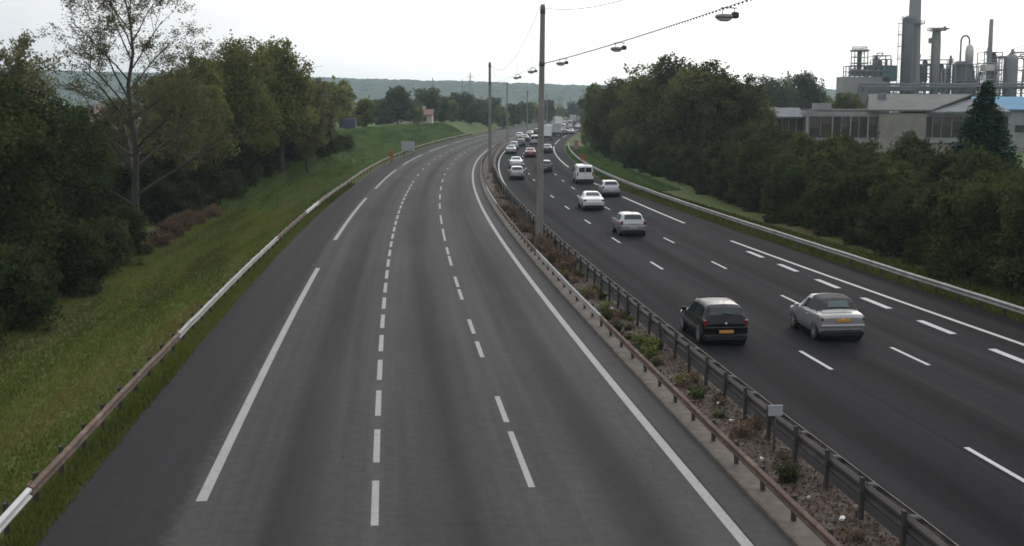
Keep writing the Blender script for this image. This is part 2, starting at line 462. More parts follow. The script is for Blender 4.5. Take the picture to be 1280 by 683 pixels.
# low concrete kerb beside the old carriageway: a real step
kb = MB()
yk = np.arange(-50, 500, 1.)
rs = [[at(y, .9, -.05), at(y, .9, .09), at(y, .94, .115), at(y, 1.44, .12), at(y, 1.44, -.05)] for y in yk]
kb.loft(rs); tag(kb.build('kerb', M['kerb']), kind='structure')

def marking(name, segs, off, w, mat, z=.004):
    b = MB()
    for (a, c) in segs:
        yy = np.arange(a, c, 1.5).tolist() + [c]
        O = off if callable(off) else (lambda y: off)
        vs = []
        for y in yy: vs += [at(y, O(y) - w * .44, z), at(y, O(y) + w * .44, z)]
        b.add(vs, [(2 * i, 2 * i + 1, 2 * i + 3, 2 * i + 2) for i in range(len(yy) - 1)])
    return tag(b.build(name, mat), kind='structure')
PO, PN = M['paint_old'], M['paint_new']
marking('road_marking', [(-25, 13), (26.9, 64.5), (77.6, 111.5), (123.5, 158), (170, 204), (216, 250), (262, 296), (308, 342), (354, 390)], -10.9, .27, PO)
marking('road_marking', [(24.95 - 4.42 * 8 + 4.42 * k, 24.95 - 4.42 * 8 + 4.42 * k + 3.0) for k in range(32)] + [(132 + 13 * k, 135 + 13 * k) for k in range(18)], -7.17, .18, PO)
l3 = [(542, 614), (497, 530), (427, 447), (399, 417), (361, 374), (345, 358), (319, 331), (308, 317), (285, 300), (268, 279), (253, 260), (242, 248), (232, 237), (223, 227)]
marking('road_marking', [(depth(b), depth(a)) for a, b in l3] + [(9, 12), (14, 18)] + [(146 + 13 * k, 149 + 13 * k) for k in range(17)], -3.7, .17, PO)
marking('road_marking', [(-50, 560)], 0, .27, PO)
marking('road_marking', [(-50, 560)], 3.62, .2, PN)
marking('road_marking', [(26.1 + 12.1 * k, 29.1 + 12.1 * k) for k in range(-4, 36)], 7.46, .16, PN)
marking('road_marking', [(26.6 + 11.9 * k, 29.6 + 11.9 * k) for k in range(-4, 36)], 10.9, .16, PN)
marking('road_marking', [(43.7 + 5.75 * k, 46.6 + 5.75 * k) for k in range(-6, 5)], 14.3, .33, PN)
marking('road_marking', [(-20, 75.1), (86.5, 111.6), (128, 131), (150, 153), (164, 242), (255, 290), (305, 340), (352, 400)], r3_solid, .24, PN)

# hills on the skyline
hy = np.array([900, 1200, 1500, 1700, 1900, 2100, 2300, 2700, 3200])
hp = np.array([0, .08, .45, .78, .95, 1.0, .97, .8, .0])
hx = np.arange(-2300, 2301, 6.)
crest = np.interp(hx, [-2300, -1500, -900, -420, -150, 110, 400, 800, 1400, 2300], [72, 68, 61, 50, 42, 33, 29, 12, 0, 0])
crest = crest + .7 * np.sin(hx / 260.) + .4 * np.sin(hx / 67. + 2)
rg = np.random.default_rng(11)
hyy = np.concatenate([np.linspace(hy[i], hy[i + 1], 9)[:-1] for i in range(len(hy) - 1)] + [[3200]])
prof = np.interp(hyy, hy, hp)
HZ = crest[None, :].clip(0) * prof[:, None] - 1.2 * (prof[:, None] < .02)
bumps = rg.gamma(1.3, 1.6, HZ.shape).clip(0, 4.5) * (prof[:, None] > .3) * (crest[None, :] > 6)
HZ = HZ + bumps - .4
HX, HY = np.meshgrid(hx, hyy); HX = HX + rg.normal(0, 2, HX.shape)
i2 = np.arange(HX.size).reshape(HX.shape)
q2 = np.stack([i2[:-1, :-1], i2[:-1, 1:], i2[1:, 1:], i2[1:, :-1]], -1).reshape(-1, 4)
M['hill'] = simple('wooded_hill', (.03, .05, .036), (.04, .06, .04), .02, .95, spec=.1, c3=(.036, .055, .04), scale3=.006)
tag(np_mesh('hills', np.stack([HX, HY, HZ], -1).reshape(-1, 3), q2, M['hill']), kind='structure')

# ------------------------------------------------------------------ vegetation
def leaf_mesh(name, c, nrm, ln, wd, tint, mat, parent):
    """diamond leaves: centres, facing directions, lengths, widths"""
    n = len(c); r = np.random.default_rng(n)
    nrm = nrm / (np.linalg.norm(nrm, axis=1, keepdims=True) + 1e-9)
    t = r.normal(size=(n, 3)); a = np.cross(nrm, t); a /= (np.linalg.norm(a, axis=1, keepdims=True) + 1e-9)
    b = np.cross(nrm, a)
    ln = np.broadcast_to(ln, (n,))[:, None]; wd = np.broadcast_to(wd, (n,))[:, None]
    v = np.stack([c - a * ln * .5, c + b * wd * .5 + a * ln * .08, c + a * ln * .5, c - b * wd * .5 + a * ln * .08], 1).reshape(-1, 3)
    return np_mesh(name, v, np.arange(4 * n).reshape(n, 4), mat, parent, attr=('tint', np.clip(tint, 0, 1)), dom='FACE')

def crown_lobes(r, h, rad, base, n, shape):
    L = []
    for i in range(n):
        u = (i + .5) / n; z = base + (h - base) * (.12 + .80 * u ** .9)
        t = (z - base) / (h - base)
        if shape == 'round': env = math.sin(math.pi * min(1, .2 + .72 * t)) ** .7
        elif shape == 'bush': env = math.sqrt(max(.12, 1 - t ** 2.2))
        else: env = math.sin(math.pi * min(1, .3 + .62 * t)) ** .9 * .9
        a = i * 2.4 + r.uniform(-.5, .5); d = rad * env * r.uniform(.35, .78)
        rr = rad * r.uniform(.30, .48) * (.72 + .35 * env)
        L.append((np.array([d * math.cos(a), d * math.sin(a), z - rr * .25]), rr * np.array([1, 1, r.uniform(.7, 1.0)]), r.uniform(.25, .7)))
    L.append((np.array([0, 0, base + (h - base) * .5]), np.array([rad * .55, rad * .55, (h - base) * .42]), .4))
    return L

def crown_points(r, lobes, n, rough=.16, sprigs=40, spl=.9):
    w = np.array([l[1].prod() ** (2 / 3) for l in lobes]); w /= w.sum()
    k = r.choice(len(lobes), n, p=w)
    C = np.array([l[0] for l in lobes])[k]; S = np.array([l[1] for l in lobes])[k]; T = np.array([l[2] for l in lobes])[k]
    d = r.normal(size=(n, 3)); d /= np.linalg.norm(d, axis=1, keepdims=True)
    # clumps: pull the directions of each lobe towards random knots so that gaps open between them
    kn = r.normal(size=(len(lobes), 14, 3)); kn /= np.linalg.norm(kn, axis=2, keepdims=True)
    pick = r.integers(0, 14, n); d2 = kn[k, pick] + r.normal(0, .30, (n, 3))
    use = r.random(n) < .75; d = np.where(use[:, None], d2 / np.linalg.norm(d2, axis=1, keepdims=True), d)
    knt = r.normal(0, .14, (len(lobes), 14))[k, pick] * use
    knr = r.normal(0, .10, (len(lobes), 14))[k, pick] * use
    f = 1.0 + knr - np.abs(r.normal(0, rough * 1.4, n)) + r.normal(0, .05, n)
    p = C + d * S * f[:, None]
    tint = T + knt + r.normal(0, .12, n)
    nr = d * .5 + r.normal(0, .6, (n, 3)) + np.array([0, 0, .25])
    P = [p]; N = [nr]; TI = [tint]
    for _ in range(sprigs):
        i = r.integers(n); m = r.integers(8, 20)
        dr = d[i] + np.array([0, 0, .5]) + r.normal(0, .3, 3); dr /= np.linalg.norm(dr)
        t = r.random(m)[:, None] * spl * r.uniform(.5, 1.4)
        P.append(p[i] + dr * t + r.normal(0, .10, (m, 3)) * (1.2 - t / spl * .6)); N.append(r.normal(size=(m, 3))); TI.append(np.full(m, tint[i]) + r.normal(0, .1, m))
    return np.concatenate(P), np.concatenate(N), np.concatenate(TI)

def limb_pts(r, p0, p1, n=5, sag=.12):
    p0, p1 = np.array(p0, float), np.array(p1, float); L = np.linalg.norm(p1 - p0)
    out = []
    o = r.normal(0, sag * L * .4, 3)
    for i in range(n + 1):
        t = i / n
        out.append(p0 + (p1 - p0) * t + o * math.sin(math.pi * t) + r.normal(0, .012 * L, 3) * (0 < i < n) + np.array([0, 0, sag * L * .5]) * math.sin(math.pi * t))
    return out
def limb(b, pts, r0, r1, n=6):
    m = len(pts) - 1
    for i in range(m):
        b.tube(pts[i], pts[i + 1], r0 + (r1 - r0) * i / m, r0 + (r1 - r0) * (i + 1) / m, n, caps=(i == m - 1))

def make_tree(name, seed, h, rad, base, nl, mat, leaf=(.26, .17), shape='round', lobes=16, bark='bark', tr=None, sprigs=60, rough=.16, trunk_h=None):
    r = np.random.default_rng(seed)
    root = thing(name, '', 'tree')
    L = crown_lobes(r, h, rad, base, lobes, shape)
    b = MB(); tr = tr or h * .017
    top = h * .72; k = r.normal(0, .012 * h, (6, 2)); k[0] = 0
    pts = [np.array([k[i][0], k[i][1], -.6 + (top + .6) * i / 5]) for i in range(6)]
    limb(b, pts, tr * 1.25, tr * .3, 9)
    for l in L[:-1]:
        z0 = max(.6, min(top * .9, l[0][2] - l[1][2] - r.uniform(.5, 1.5) * h * .06)); i = min(4, int((z0 + .6) / (top + .6) * 5))
        t = ((z0 + .6) / (top + .6) * 5) - i; s = pts[i] + (pts[i + 1] - pts[i]) * t
        lp_ = limb_pts(r, s, l[0] + r.normal(0, .2, 3) * l[1]); limb(b, lp_, tr * .42, tr * .1, 5)
        for q in range(2):
            e = l[0] + r.normal(0, .6, 3) * l[1]; limb(b, limb_pts(r, lp_[-1], e, 3), tr * .12, tr * .04, 4)
    b.build('trunk', M[bark], root)
    p, n, t = crown_points(r, L, nl, rough, sprigs, .12 * rad + .4)
    ok = p[:, 2] > .05
    p, n, t = p[ok], n[ok], t[ok]
    sz = r.uniform(.7, 1.3, len(p))
    leaf_mesh('crown', p, n, leaf[0] * sz, leaf[1] * sz, t, LM[mat], root)
    return root

def make_sparse(name, seed, h, mat, bark='bark_pale', leaves=13000, spread=.36, leaf=(.17, .11), tr=.24, first=.25):
    """an open tree: real branching with thin foliage the sky shows through"""
    r = np.random.default_rng(seed); root = thing(name, '', 'tree'); b = MB(); tips = []
    def grow(p0, d, L, r0, lev):
        p1 = p0 + d * L; pts = limb_pts(r, p0, p1, 4 if lev < 3 else 2, .05)
        limb(b, pts, r0, r0 * .45, 7 if lev < 2 else 4)
        if lev >= 2: tips.append((pts, L))
        if lev >= 4: return
        for i in range(r.integers(4, 6) if lev < 3 else r.integers(3, 5)):
            t = r.uniform(.25, 1.); j = min(len(pts) - 2, int(t * (len(pts) - 1))); f = t * (len(pts) - 1) - j
            s = pts[j] + (pts[j + 1] - pts[j]) * f
            a = r.normal(size=3); a -= d * a.dot(d); a /= np.linalg.norm(a)
            nd_ = d * .72 + a * r.uniform(.45, .85) + np.array([0, 0, .22]); nd_ /= np.linalg.norm(nd_)
            grow(s, nd_, L * r.uniform(.42, .62), max(.008, r0 * (1 - .5 * t) * .55), lev + 1)
    tp = [np.array([math.sin(i * 1.7) * .06 * i ** .6, math.cos(i * 2.1) * .05 * i ** .6, -.6 + (h * .93 + .6) * i / 8]) for i in range(9)]
    limb(b, tp, tr * 1.2, .03, 9)
    nb = 22
    for i in range(nb):
        u = first + (.95 - first) * (i / (nb - 1)); j = min(7, int(u * 8)); s = tp[j] + (tp[j + 1] - tp[j]) * (u * 8 - j)
        az = i * 2.4 + r.uniform(-.4, .4); el = .55 + .5 * u + r.uniform(-.1, .15)
        d = np.array([math.cos(az) * math.cos(el), math.sin(az) * math.cos(el), math.sin(el)])
        L = h * spread * (1.15 - .75 * u) * r.uniform(.85, 1.15) / max(.6, math.cos(el) + .35)
        grow(s, d, L, tr * (.55 - .42 * u), 1)
    b.build('trunk', M[bark], root)
    w = np.array([l ** .6 for _, l in tips]); k = r.choice(len(tips), leaves, p=w / w.sum())
    P = np.empty((leaves, 3))
    for i, kk in enumerate(k):
        pts = tips[kk][0]; t = r.uniform(.2, 1.); j = min(len(pts) - 2, int(t * (len(pts) - 1)))
        P[i] = pts[j] + (pts[j + 1] - pts[j]) * (t * (len(pts) - 1) - j)
    P += r.normal(0, .13, P.shape)
    kt = r.uniform(.2, .8, len(tips))
    leaf_mesh('crown', P, r.normal(size=P.shape), leaf[0] * r.uniform(.7, 1.3, leaves), leaf[1] * r.uniform(.7, 1.3, leaves), kt[k] + r.normal(0, .12, leaves), LM[mat], root)
    return root

def make_fir(name, seed, h, rad, mat):
    r = np.random.default_rng(seed); root = thing(name, '', 'tree'); b = MB()
    b.tube((0, 0, -.5), (0, 0, h * .97), h * .018, .02, 8); P = []; N = []; T = []
    lv = int(h * 4.6)
    for i in range(lv):
        u = i / lv; z = .5 + (h - .6) * u; m = max(4, int(13 * (1 - u)) + 3)
        for j in range(m):
            a = 2 * math.pi * (j + r.uniform(-.4, .4)) / m + i; L = (rad * (1 - u) ** .85 + .12) * r.uniform(.72, 1.15)
            e = np.array([math.cos(a) * L, math.sin(a) * L, z - .22 * L + .1]); s = np.array([0, 0, z])
            if i % 2 == 0: b.tube(s, e, .03, .01, 4, caps=False)
            n = int(34 * L + 14); t = r.random(n)[:, None] ** .8
            P.append(s + (e - s) * t + r.normal(0, .12, (n, 3)) + np.array([math.sin(a), -math.cos(a), 0]) * r.normal(0, .12, (n, 1)) * L * t)
            N.append(np.array([0, 0, .8]) + r.normal(0, .5, (n, 3))); T.append(np.full(n, r.uniform(.2, .7)))
    b.build('trunk', M['bark'], root)
    P = np.concatenate(P); N = np.concatenate(N); T = np.concatenate(T)
    leaf_mesh('crown', P, N, .34, .17, T + np.random.default_rng(1).normal(0, .1, len(T)), LM[mat], root)
    return root

def make_shrub(name, seed, h, rad, nl, mat, leaf=(.16, .10), cat='shrub', lobes=11, rough=.18):
    r = np.random.default_rng(seed); root = thing(name, '', cat)
    L = crown_lobes(r, h, rad, -.05 * h, lobes, 'bush'); b = MB()
    for l in L[:-1]:
        limb(b, limb_pts(r, (0, 0, -.3), l[0], 4), .05 * h / 3, .012, 5)
    b.build('stems', M['bark'], root)
    p, n, t = crown_points(r, L, nl, rough, 50, .35 * rad)
    ok = p[:, 2] > -.05; p, n, t = p[ok], n[ok], t[ok]
    sz = r.uniform(.7, 1.3, len(p))
    leaf_mesh('foliage', p, n, leaf[0] * sz, leaf[1] * sz, t, LM[mat], root)
    return root

_used = set()
def place(proto, x, y, label, name=None, rz=None, s=1., group=None, sink=.05, sz=None):
    z = gz(x, y) - sink
    rz = random.uniform(0, 6.28) if rz is None else rz
    scale = (s, s, s * (sz or 1))
    if proto.name not in _used:
        _used.add(proto.name); o = proto; o.location = (x, y, z); o.rotation_euler = (0, 0, rz); o.scale = scale; o['label'] = label
        if group: o['group'] = group
        if name: o.name = name
        _used.add(o.name)
        return o
    o = dup(proto, (x, y, z), rz, label, group, name, scale)
    if not group and 'group' in o.keys(): del o['group']
    return o
def px(p, y): return (p - 640) / FPX * (y * math.cos(PH) + .6)

random.seed(5)
# prototypes
T_dark = make_tree('broadleaf_tree', 1, 11, 4.6, 1.2, 26000, 'dark', (.24, .16), lobes=20, sprigs=120)
T_dark2 = make_tree('broadleaf_tree', 2, 10, 4.0, .8, 24000, 'dark', (.22, .15), 'bush', 20, sprigs=120)
T_ol1 = make_tree('broadleaf_tree', 3, 13, 3.6, 2.2, 13500, 'olive', (.26, .17), 'tall', 20, sprigs=140, rough=.22)
T_ol2 = make_tree('broadleaf_tree', 4, 14, 4.0, 2.6, 14500, 'olive', (.27, .17), 'tall', 22, sprigs=140, rough=.22)
T_br = make_tree('broadleaf_tree', 5, 12, 3.4, 2.0, 10500, 'brownish', (.25, .16), 'tall', 18, sprigs=120, rough=.25)
T_dp1 = make_tree('broadleaf_tree', 6, 14, 5.0, 1.0, 19000, 'deep', (.34, .22), 'round', 22, sprigs=120)
T_dp2 = make_tree('broadleaf_tree', 7, 12.5, 4.4, .6, 17000, 'deep', (.33, .22), 'round', 20, sprigs=110)
T_gg = make_tree('broadleaf_tree', 8, 14, 6.0, 2.0, 15000, 'greygreen', (.42, .28), 'round', 20, sprigs=70)
T_far = make_tree('broadleaf_tree', 9, 9, 4.0, .8, 9000, 'far', (.45, .3), 'round', 16, sprigs=50)
T_far2 = make_tree('broadleaf_tree', 10, 8, 3.4, .6, 8000, 'olive', (.42, .28), 'tall', 14, sprigs=50)
T_sp = make_sparse('open_tree', 12, 17.5, 'sparse', leaves=36000, first=.14, leaf=(.12, .075), tr=.19, bark='bark')
T_sp2 = make_sparse('open_tree', 13, 11.5, 'brownish', leaves=9000, spread=.3, tr=.14)
T_fir = make_fir('fir_tree', 14, 10.2, 2.9, 'fir')
S_dk = make_shrub('shrub', 20, 3.2, 2.0, 10000, 'dark')
S_dk2 = make_shrub('shrub', 21, 2.6, 1.7, 8000, 'hedge')
S_br = make_shrub('shrub', 22, 1.35, 1.5, 3600, 'dry', (.15, .06), lobes=7, rough=.35)
S_h1 = make_shrub('shrub', 23, 5.6, 2.5, 15000, 'hedge', (.21, .14), lobes=16)
S_h2 = make_shrub('shrub', 24, 5.9, 2.3, 14000, 'hedge', (.21, .14), lobes=16)
S_h3 = make_shrub('shrub', 25, 5.2, 2.6, 14000, 'dark', (.2, .13), lobes=16)
S_or = make_shrub('shrub', 26, 5.4, 1.3, 5500, 'orange', (.2, .13))
S_pale = make_shrub('shrub', 27, 6.6, 1.6, 5500, 'greygreen', (.22, .14))

# --- left side
place(T_sp, px(168, 86.6), 86.6, 'tall open tree with thin leaves showing the sky, bare grey trunk at the grass edge', rz=3.7, s=1.36, sz=.76)
place(T_dark, px(-45, 53), 53, 'dark dense tree at the left edge of the photo, nearest the camera', rz=1.)
place(T_dark2, px(28, 64), 64.5, 'dark dense tree low and broad, second from the left edge', rz=2.2)
place(T_dark, px(72, 77), 77, 'dark dense tree just left of the tall open tree', rz=4., s=.86)
place(T_dark2, px(-12, 74), 76, 'dark dense tree behind the leftmost ones', rz=5., s=1.18)
place(T_sp2, px(22, 70), 70, 'small open brown topped tree rising above the dark mass at the left edge', rz=1.2, s=1.05)
place(T_dark2, px(118, 92), 94, 'dark tree close behind the tall open tree, on its left', rz=3., s=.6)
UG = 'dark bushes under the trees on the left'
UL = 'dark low bush at the foot of the left wood, by the mown grass'
for (yy, oo, s, P) in [(46, -22.3, .9, S_dk), (50.5, -22.0, 1.1, S_dk), (55, -22.4, 1., S_dk2), (60, -22.2, 1.15, S_dk), (65, -22.6, .95, S_dk), (70, -22.5, 1.1, S_dk2), (75, -22.9, 1., S_dk),
                       (42, -22.8, 1.2, S_dk2), (38, -23.2, 1.2, S_dk), (80.5, -24.8, .9, S_dk), (93, -24.4, 1.0, S_dk), (101, -24.2, 1.1, S_dk2), (107, -23.6, 1.2, S_dk), (112, -22.6, 1., S_dk2), (118, -22.4, 1.2, S_dk), (124, -21.8, 1.1, S_dk), (130, -21.6, 1.3, S_dk2), (137, -20.8, 1.15, S_dk), (97, -27, 1.5, S_dk), (105, -27.5, 1.6, S_dk), (113, -26.8, 1.5, S_dk), (121, -26, 1.6, S_dk), (141, -20.2, 1.2, S_dk), (146, -21.2, 1.3, S_dk2), (133, -23, 1.6, S_dk), (140, -23.5, 1.5, S_dk), (127, -24.5, 1.6, S_dk), (152, -19.8, .8, S_dk2), (149, -22.6, 1.0, S_dk)]:
    p = at(yy, oo, 0, False); place(P, p.x, p.y, UL, s=s, group=UG)
BG = 'brown scrub along the left grass edge'
for (yy, oo, s) in [(79, -21.6, .8), (84, -21.9, 1.), (89, -22.2, 1.05), (94, -22.1, .9), (99, -21.6, .8)]:
    p = at(yy, oo, 0, False); place(S_br, p.x, p.y, 'low brown scrub bush between the mown grass and the left wood', s=s, group=BG)
place(T_br, px(215, 104), 104, 'dull brown tree right behind the tall open tree', rz=1.)
place(T_ol1, px(252, 112), 112, 'olive green slender tree right of the tall open tree', rz=2.)
place(T_ol2, px(303, 119), 119, 'tallest olive tree of the left row, in its middle', rz=.4, s=1.02)
place(T_ol1, px(352, 127), 127, 'olive tree with a ragged top, second from the right end of the left row', rz=3.7, s=1.1)
place(T_br, px(384, 134), 134, 'brownish tree at the right end of the left row, by the green bank', rz=4.5, s=.92)
place(T_ol2, px(335, 138), 139, 'olive tree standing behind the left row', rz=5.1, s=.93)
place(T_br, px(275, 128), 129, 'brown tree filling the gap behind the left row', rz=2.7, s=1.0)
place(T_dark, px(222, 134), 135, 'dark tree at the back of the left wood behind the brown tree', rz=.2, s=.95)
place(T_far2, px(128, 142), 142, 'small olive tree glimpsed far behind the tall open tree', rz=.9, s=.62)
place(T_far2, px(92, 150), 150, 'small olive tree far behind the dark left trees', rz=1.9, s=.7)
place(T_dark2, px(118, 108), 109, 'low dark tree filling the gap left of the open tree trunk', rz=2.4, s=.62)
place(T_br, px(150, 122), 122, 'dull brown tree directly behind the open tree trunk', rz=5.2, s=.72)
place(T_br, px(192, 116), 117, 'brown tree just right behind the open tree trunk', rz=.9, s=.9)
place(T_br, px(404, 152), 152, 'small brownish tree at the foot of the green bank, ending the left row', rz=1.9, s=.62)
for (p_, yy, s_) in [(408, 156, 1.0), (420, 163, .9), (432, 172, .8), (396, 150, 1.2)]:
    place(S_dk2 if p_ > 410 else S_dk, px(p_, yy), yy, 'dark bush growing on the lower slope of the grassy bank', s=s_, group='bushes on the lower slope of the bank')
# on the bank
place(T_far2, px(523, 304), 304, 'small olive tree partly hiding the red roofed house', rz=2.2, s=.55)
place(T_far2, px(425, 228), 228, 'pointed green tree on top of the grassy bank', rz=0, s=1.12)
place(T_far2, px(457, 236), 236, 'low rounded olive tree beside the pointed one on the bank', rz=2, s=.72)
place(T_sp2, px(402, 205), 205, 'thin brown tree at the left end of the grassy bank', rz=2, s=.72)
place(T_far, px(497, 300), 300, 'round brown tree in front of the red roofed house', rz=3, s=1.02)
place(T_far, px(536, 322), 322, 'dark green tree just right of the red roofed house', rz=1, s=1.05)
FG = 'far trees across the end of the road'
for i, (p_, yy, s) in enumerate([(563, 372, .85), (583, 390, .95), (604, 405, .82), (624, 430, .88), (641, 450, .92), (657, 505, 1.0), (671, 520, .98), (684, 540, 1.1), (575, 430, 1.1), (598, 450, 1.0), (617, 470, .95), (548, 380, .8), (700, 640, .9), (716, 650, 1.0), (731, 640, 1.1), (665, 600, 1.1), (480, 340, .8), (515, 350, .8), (446, 300, .7), (470, 310, .75), (552, 345, .8), (567, 365, .75), (590, 372, .7), (500, 365, .95), (532, 372, .9), (548, 420, 1.0), (610, 398, .7), (630, 405, .75)]):
    place(T_far if i % 3 else T_far2, px(p_, yy), yy, 'far hazy tree in the belt between the grassy bank and the hills', rz=i, s=s, group=FG)
# --- right side
for (p_, yy, P, s, rz, lab) in [
        (748, 222, T_dp2, 1.0, 1., 'tree at the far left end of the right wood, beside the distant traffic'),
        (776, 204, T_dp1, .92, 2., 'second tree from the far end of the right wood'),
        (806, 176, T_dp2, 1.04, 3., 'third tree from the far end of the right wood'),
        (838, 158, T_dp1, 1.06, 4.2, 'tallest tree of the right wood, near its middle'),
        (876, 146, T_dp1, .98, 5.3, 'tree just right of the tallest one in the right wood'),
        (912, 137, T_dp2, .99, .5, 'nearest big tree of the right wood, at its right end'),
        (792, 222, T_dp1, .95, 1.6, 'tree at the back of the right wood towards its far end'),
        (868, 182, T_dp2, 1.12, 2.9, 'tree at the back of the right wood behind the tallest one'),
        (940, 160, T_dp2, .86, 4.4, 'smaller tree at the back right of the right wood, near the office'),
        (968, 255, T_gg, 1.0, 1., 'grey green tree behind the office roof, left one of two'),
        (1003, 262, T_gg, 1.06, 3., 'grey green tree behind the office roof, right one of two'),
        (1056, 215, T_dp2, .86, 2., 'low dark tree between the office roof and the refinery')]:
    place(P, px(p_, yy), yy, lab, rz=rz, s=s)
place(T_dp2, px(757, 213), 213, 'reddish tinged tree at the far end of the right wood', rz=.3, s=.9)
RG_ = 'dark understorey bushes in front of the right wood'
for i, (yy, oo, s) in enumerate([(120, 22.4, .7), (127, 22.6, .75), (134, 22.2, .72), (142, 21.8, .7), (150, 21.6, .72), (159, 21.4, .65), (168, 21.2, .6), (178, 20.9, .6), (190, 20.8, .6), (203, 20.6, .6), (216, 20.4, .55), (230, 20.5, .6)]):
    p = at(yy, oo, 0, False); place((S_h1, S_h2, S_h3)[i % 3], p.x, p.y, 'dark bush at the foot of the right wood, behind the grass verge', s=s, group=RG_)
HG = 'shrubs of the thicket behind the right guardrail'
k = 0
for row, (oo, st, s0) in enumerate([(22.6, 3.1, .88), (25.6, 3.5, 1.02), (29.2, 4.2, 1.05)]):
    yy = 30 + row * 1.3
    while yy < 118 + row * 6:
        p = at(yy, oo + random.uniform(-.5, .5), 0, False)
        place((S_h1, S_h2, S_h3)[k % 3], p.x, p.y, 'dark leafy shrub in the dense thicket between the right guardrail and the office', s=s0 * random.uniform(.86, 1.1), group=HG, sink=.15)
        k += 1; yy += st * random.uniform(.8, 1.2)
place(T_fir, px(1228, 96), 96, 'dark conical fir standing out of the thicket before the blue roof', rz=1, s=1.3, sz=.77)
place(S_or, px(1200, 72), 72, 'orange tinged autumn shrub in the thicket left of the fir', rz=1)
place(S_pale, px(1133, 105), 105, 'pale grey green shrub in front of the blank beige office wall', rz=2)
GB = 'fresh low shrubs in front of the right thicket'
for i, (yy, oo, s) in enumerate([(48, 21.2, .9), (55, 21.4, .7), (63, 21.2, .6), (72, 21.6, .8), (84, 21.4, .6), (95, 21.6, .7)]):
    p = at(yy, oo, 0, False); place(S_dk2, p.x, p.y, 'low olive shrub at the front of the right thicket, on the verge', s=s, group=GB)

# --- median weeds, dry scrub, verge grass
def make_weed(seed, mat, h, n, spread, leaf):
    r = np.random.default_rng(seed); root = thing('weed', '', 'weed'); b = MB(); P = []; T = []
    for i in range(n):
        a = r.uniform(0, 6.28); d = spread * r.random() ** .7; hh = h * r.uniform(.5, 1.)
        s = np.array([d * .4 * math.cos(a), d * .4 * math.sin(a), -.05]); e = np.array([d * math.cos(a), d * math.sin(a), hh])
        limb(b, limb_pts(r, s, e, 3), .008, .004, 4); m = 16
        t = r.uniform(.15, 1, (m, 1)); P.append(s + (e - s) * t + r.normal(0, .045, (m, 3))); T.append(r.uniform(.2, .8) + r.normal(0, .1, m))
    b.build('stems', M['bark'], root); P = np.concatenate(P); T = np.concatenate(T); P[:, 2] = P[:, 2].clip(.01)
    leaf_mesh('foliage', P, r.normal(size=P.shape) + np.array([0, 0, .5]), leaf * r.uniform(.6, 1.3, len(P)), leaf * .5, T, LM[mat], root)
    return root
Wd = [make_weed(31, 'weed', .45, 22, .3, .11), make_weed(32, 'weed', .3, 16, .25, .1), make_weed(33, 'dry', .4, 22, .32, .09), make_weed(34, 'dry', 1.25, 46, .6, .12), make_weed(35, 'olive', .5, 26, .35, .1)]
def put_median(k, y, o, s, label, group=None):
    p = at(y, o, .07); z = p.z; o_ = place(Wd[k], p.x, p.y, label, s=s, group=group); o_.location.z = z; return o_
put_median(0, 26.6, 2.0, 1.1, 'bright green weed near the small grey sign in the median')
WG = 'green weeds in the median'; DG = 'dry brown weeds in the median'
r0 = random.Random(8)
for i in range(22):
    y = r0.uniform(31, 66); put_median(r0.choice([0, 1, 4]), y, r0.uniform(1.65, 2.7), r0.uniform(.4, .9), 'low green weed growing in the soil between the two median rails', WG)
for i in range(15):
    y = r0.uniform(40, 57); put_median(r0.choice([0, 4]), y, r0.uniform(1.6, 2.7), r0.uniform(.6, 1.05), 'low green weed growing in the soil between the two median rails', WG)
for i in range(46):
    y = r0.uniform(20, 140); put_median(2, y, r0.uniform(1.6, 2.8), r0.uniform(.5, 1.2), 'small dry brown weed in the soil between the two median rails', DG)
SG = 'tall dry scrub around the first lamp mast'
for i in range(40):
    y = r0.uniform(58, 96); put_median(3, y, r0.uniform(1.55, 2.6), r0.uniform(.38, .75), 'tall dry reddish weed in the median round the nearest lighting mast', SG)

# grass blades on the verges: nobody could count them
def grass_patch(name, n, ofn, y0, y1, hgt, mat, seed, wid=.02, power=1.3):
    r = np.random.default_rng(seed)
    y = y0 + (y1 - y0) * r.random(n) ** power
    o = ofn(y, r); x = axis(y) + o; z = ground_z(o, y)
    a = r.uniform(0, 6.28, n); h = hgt * r.uniform(.5, 1.4, n); w = wid * (1 + y / 60)
    lean = r.normal(0, .35, (n, 2)) * h[:, None]
    v = np.stack([np.stack([x - np.cos(a) * w, y - np.sin(a) * w, z - .01], 1), np.stack([x + np.cos(a) * w, y + np.sin(a) * w, z - .01], 1), np.stack([x + lean[:, 0], y + lean[:, 1], z + h], 1)], 1).reshape(-1, 3)
    patch = .46 + .22 * np.sin(o * 1.9 + np.sin(y * .11) * 2.2) * np.sin(y * .17 + o * .4) + .2 * np.sin(o * .8 + 1 + np.sin(y * .07) * 1.5) + .14 * np.sin(o * 4.1 + np.sin(y * .3) * 1.2)
    patch = patch + .38 * np.exp(-((o + 16.0 + .8 * np.sin(y * .09)) / 1.0) ** 2) * (.6 + .5 * np.sin(y * .16 + 1)) + .30 * np.exp(-((o + 19.0 + np.sin(y * .12)) / .8) ** 2) * (.5 + .5 * np.sin(y * .21))
    return tag(np_mesh(name, v, np.arange(3 * n).reshape(n, 3), mat, attr=('tint', (patch * .8 + r.normal(.08, .17, n)).clip(0, 1)), dom='FACE'), kind='stuff')
LM['grass'] = leaf_mat('grass_blades', (.078, .094, .020), .5, (.112, .066, .032), .4)
LM['lush'] = leaf_mat('lush_grass_blades', (.074, .120, .038), .4, (.105, .105, .040), .4)
grass_patch('grass', 105000, lambda y, r: -14.35 - 8.5 * r.random(len(y)), 24, 158, .10, LM['grass'], 41, power=1.45)
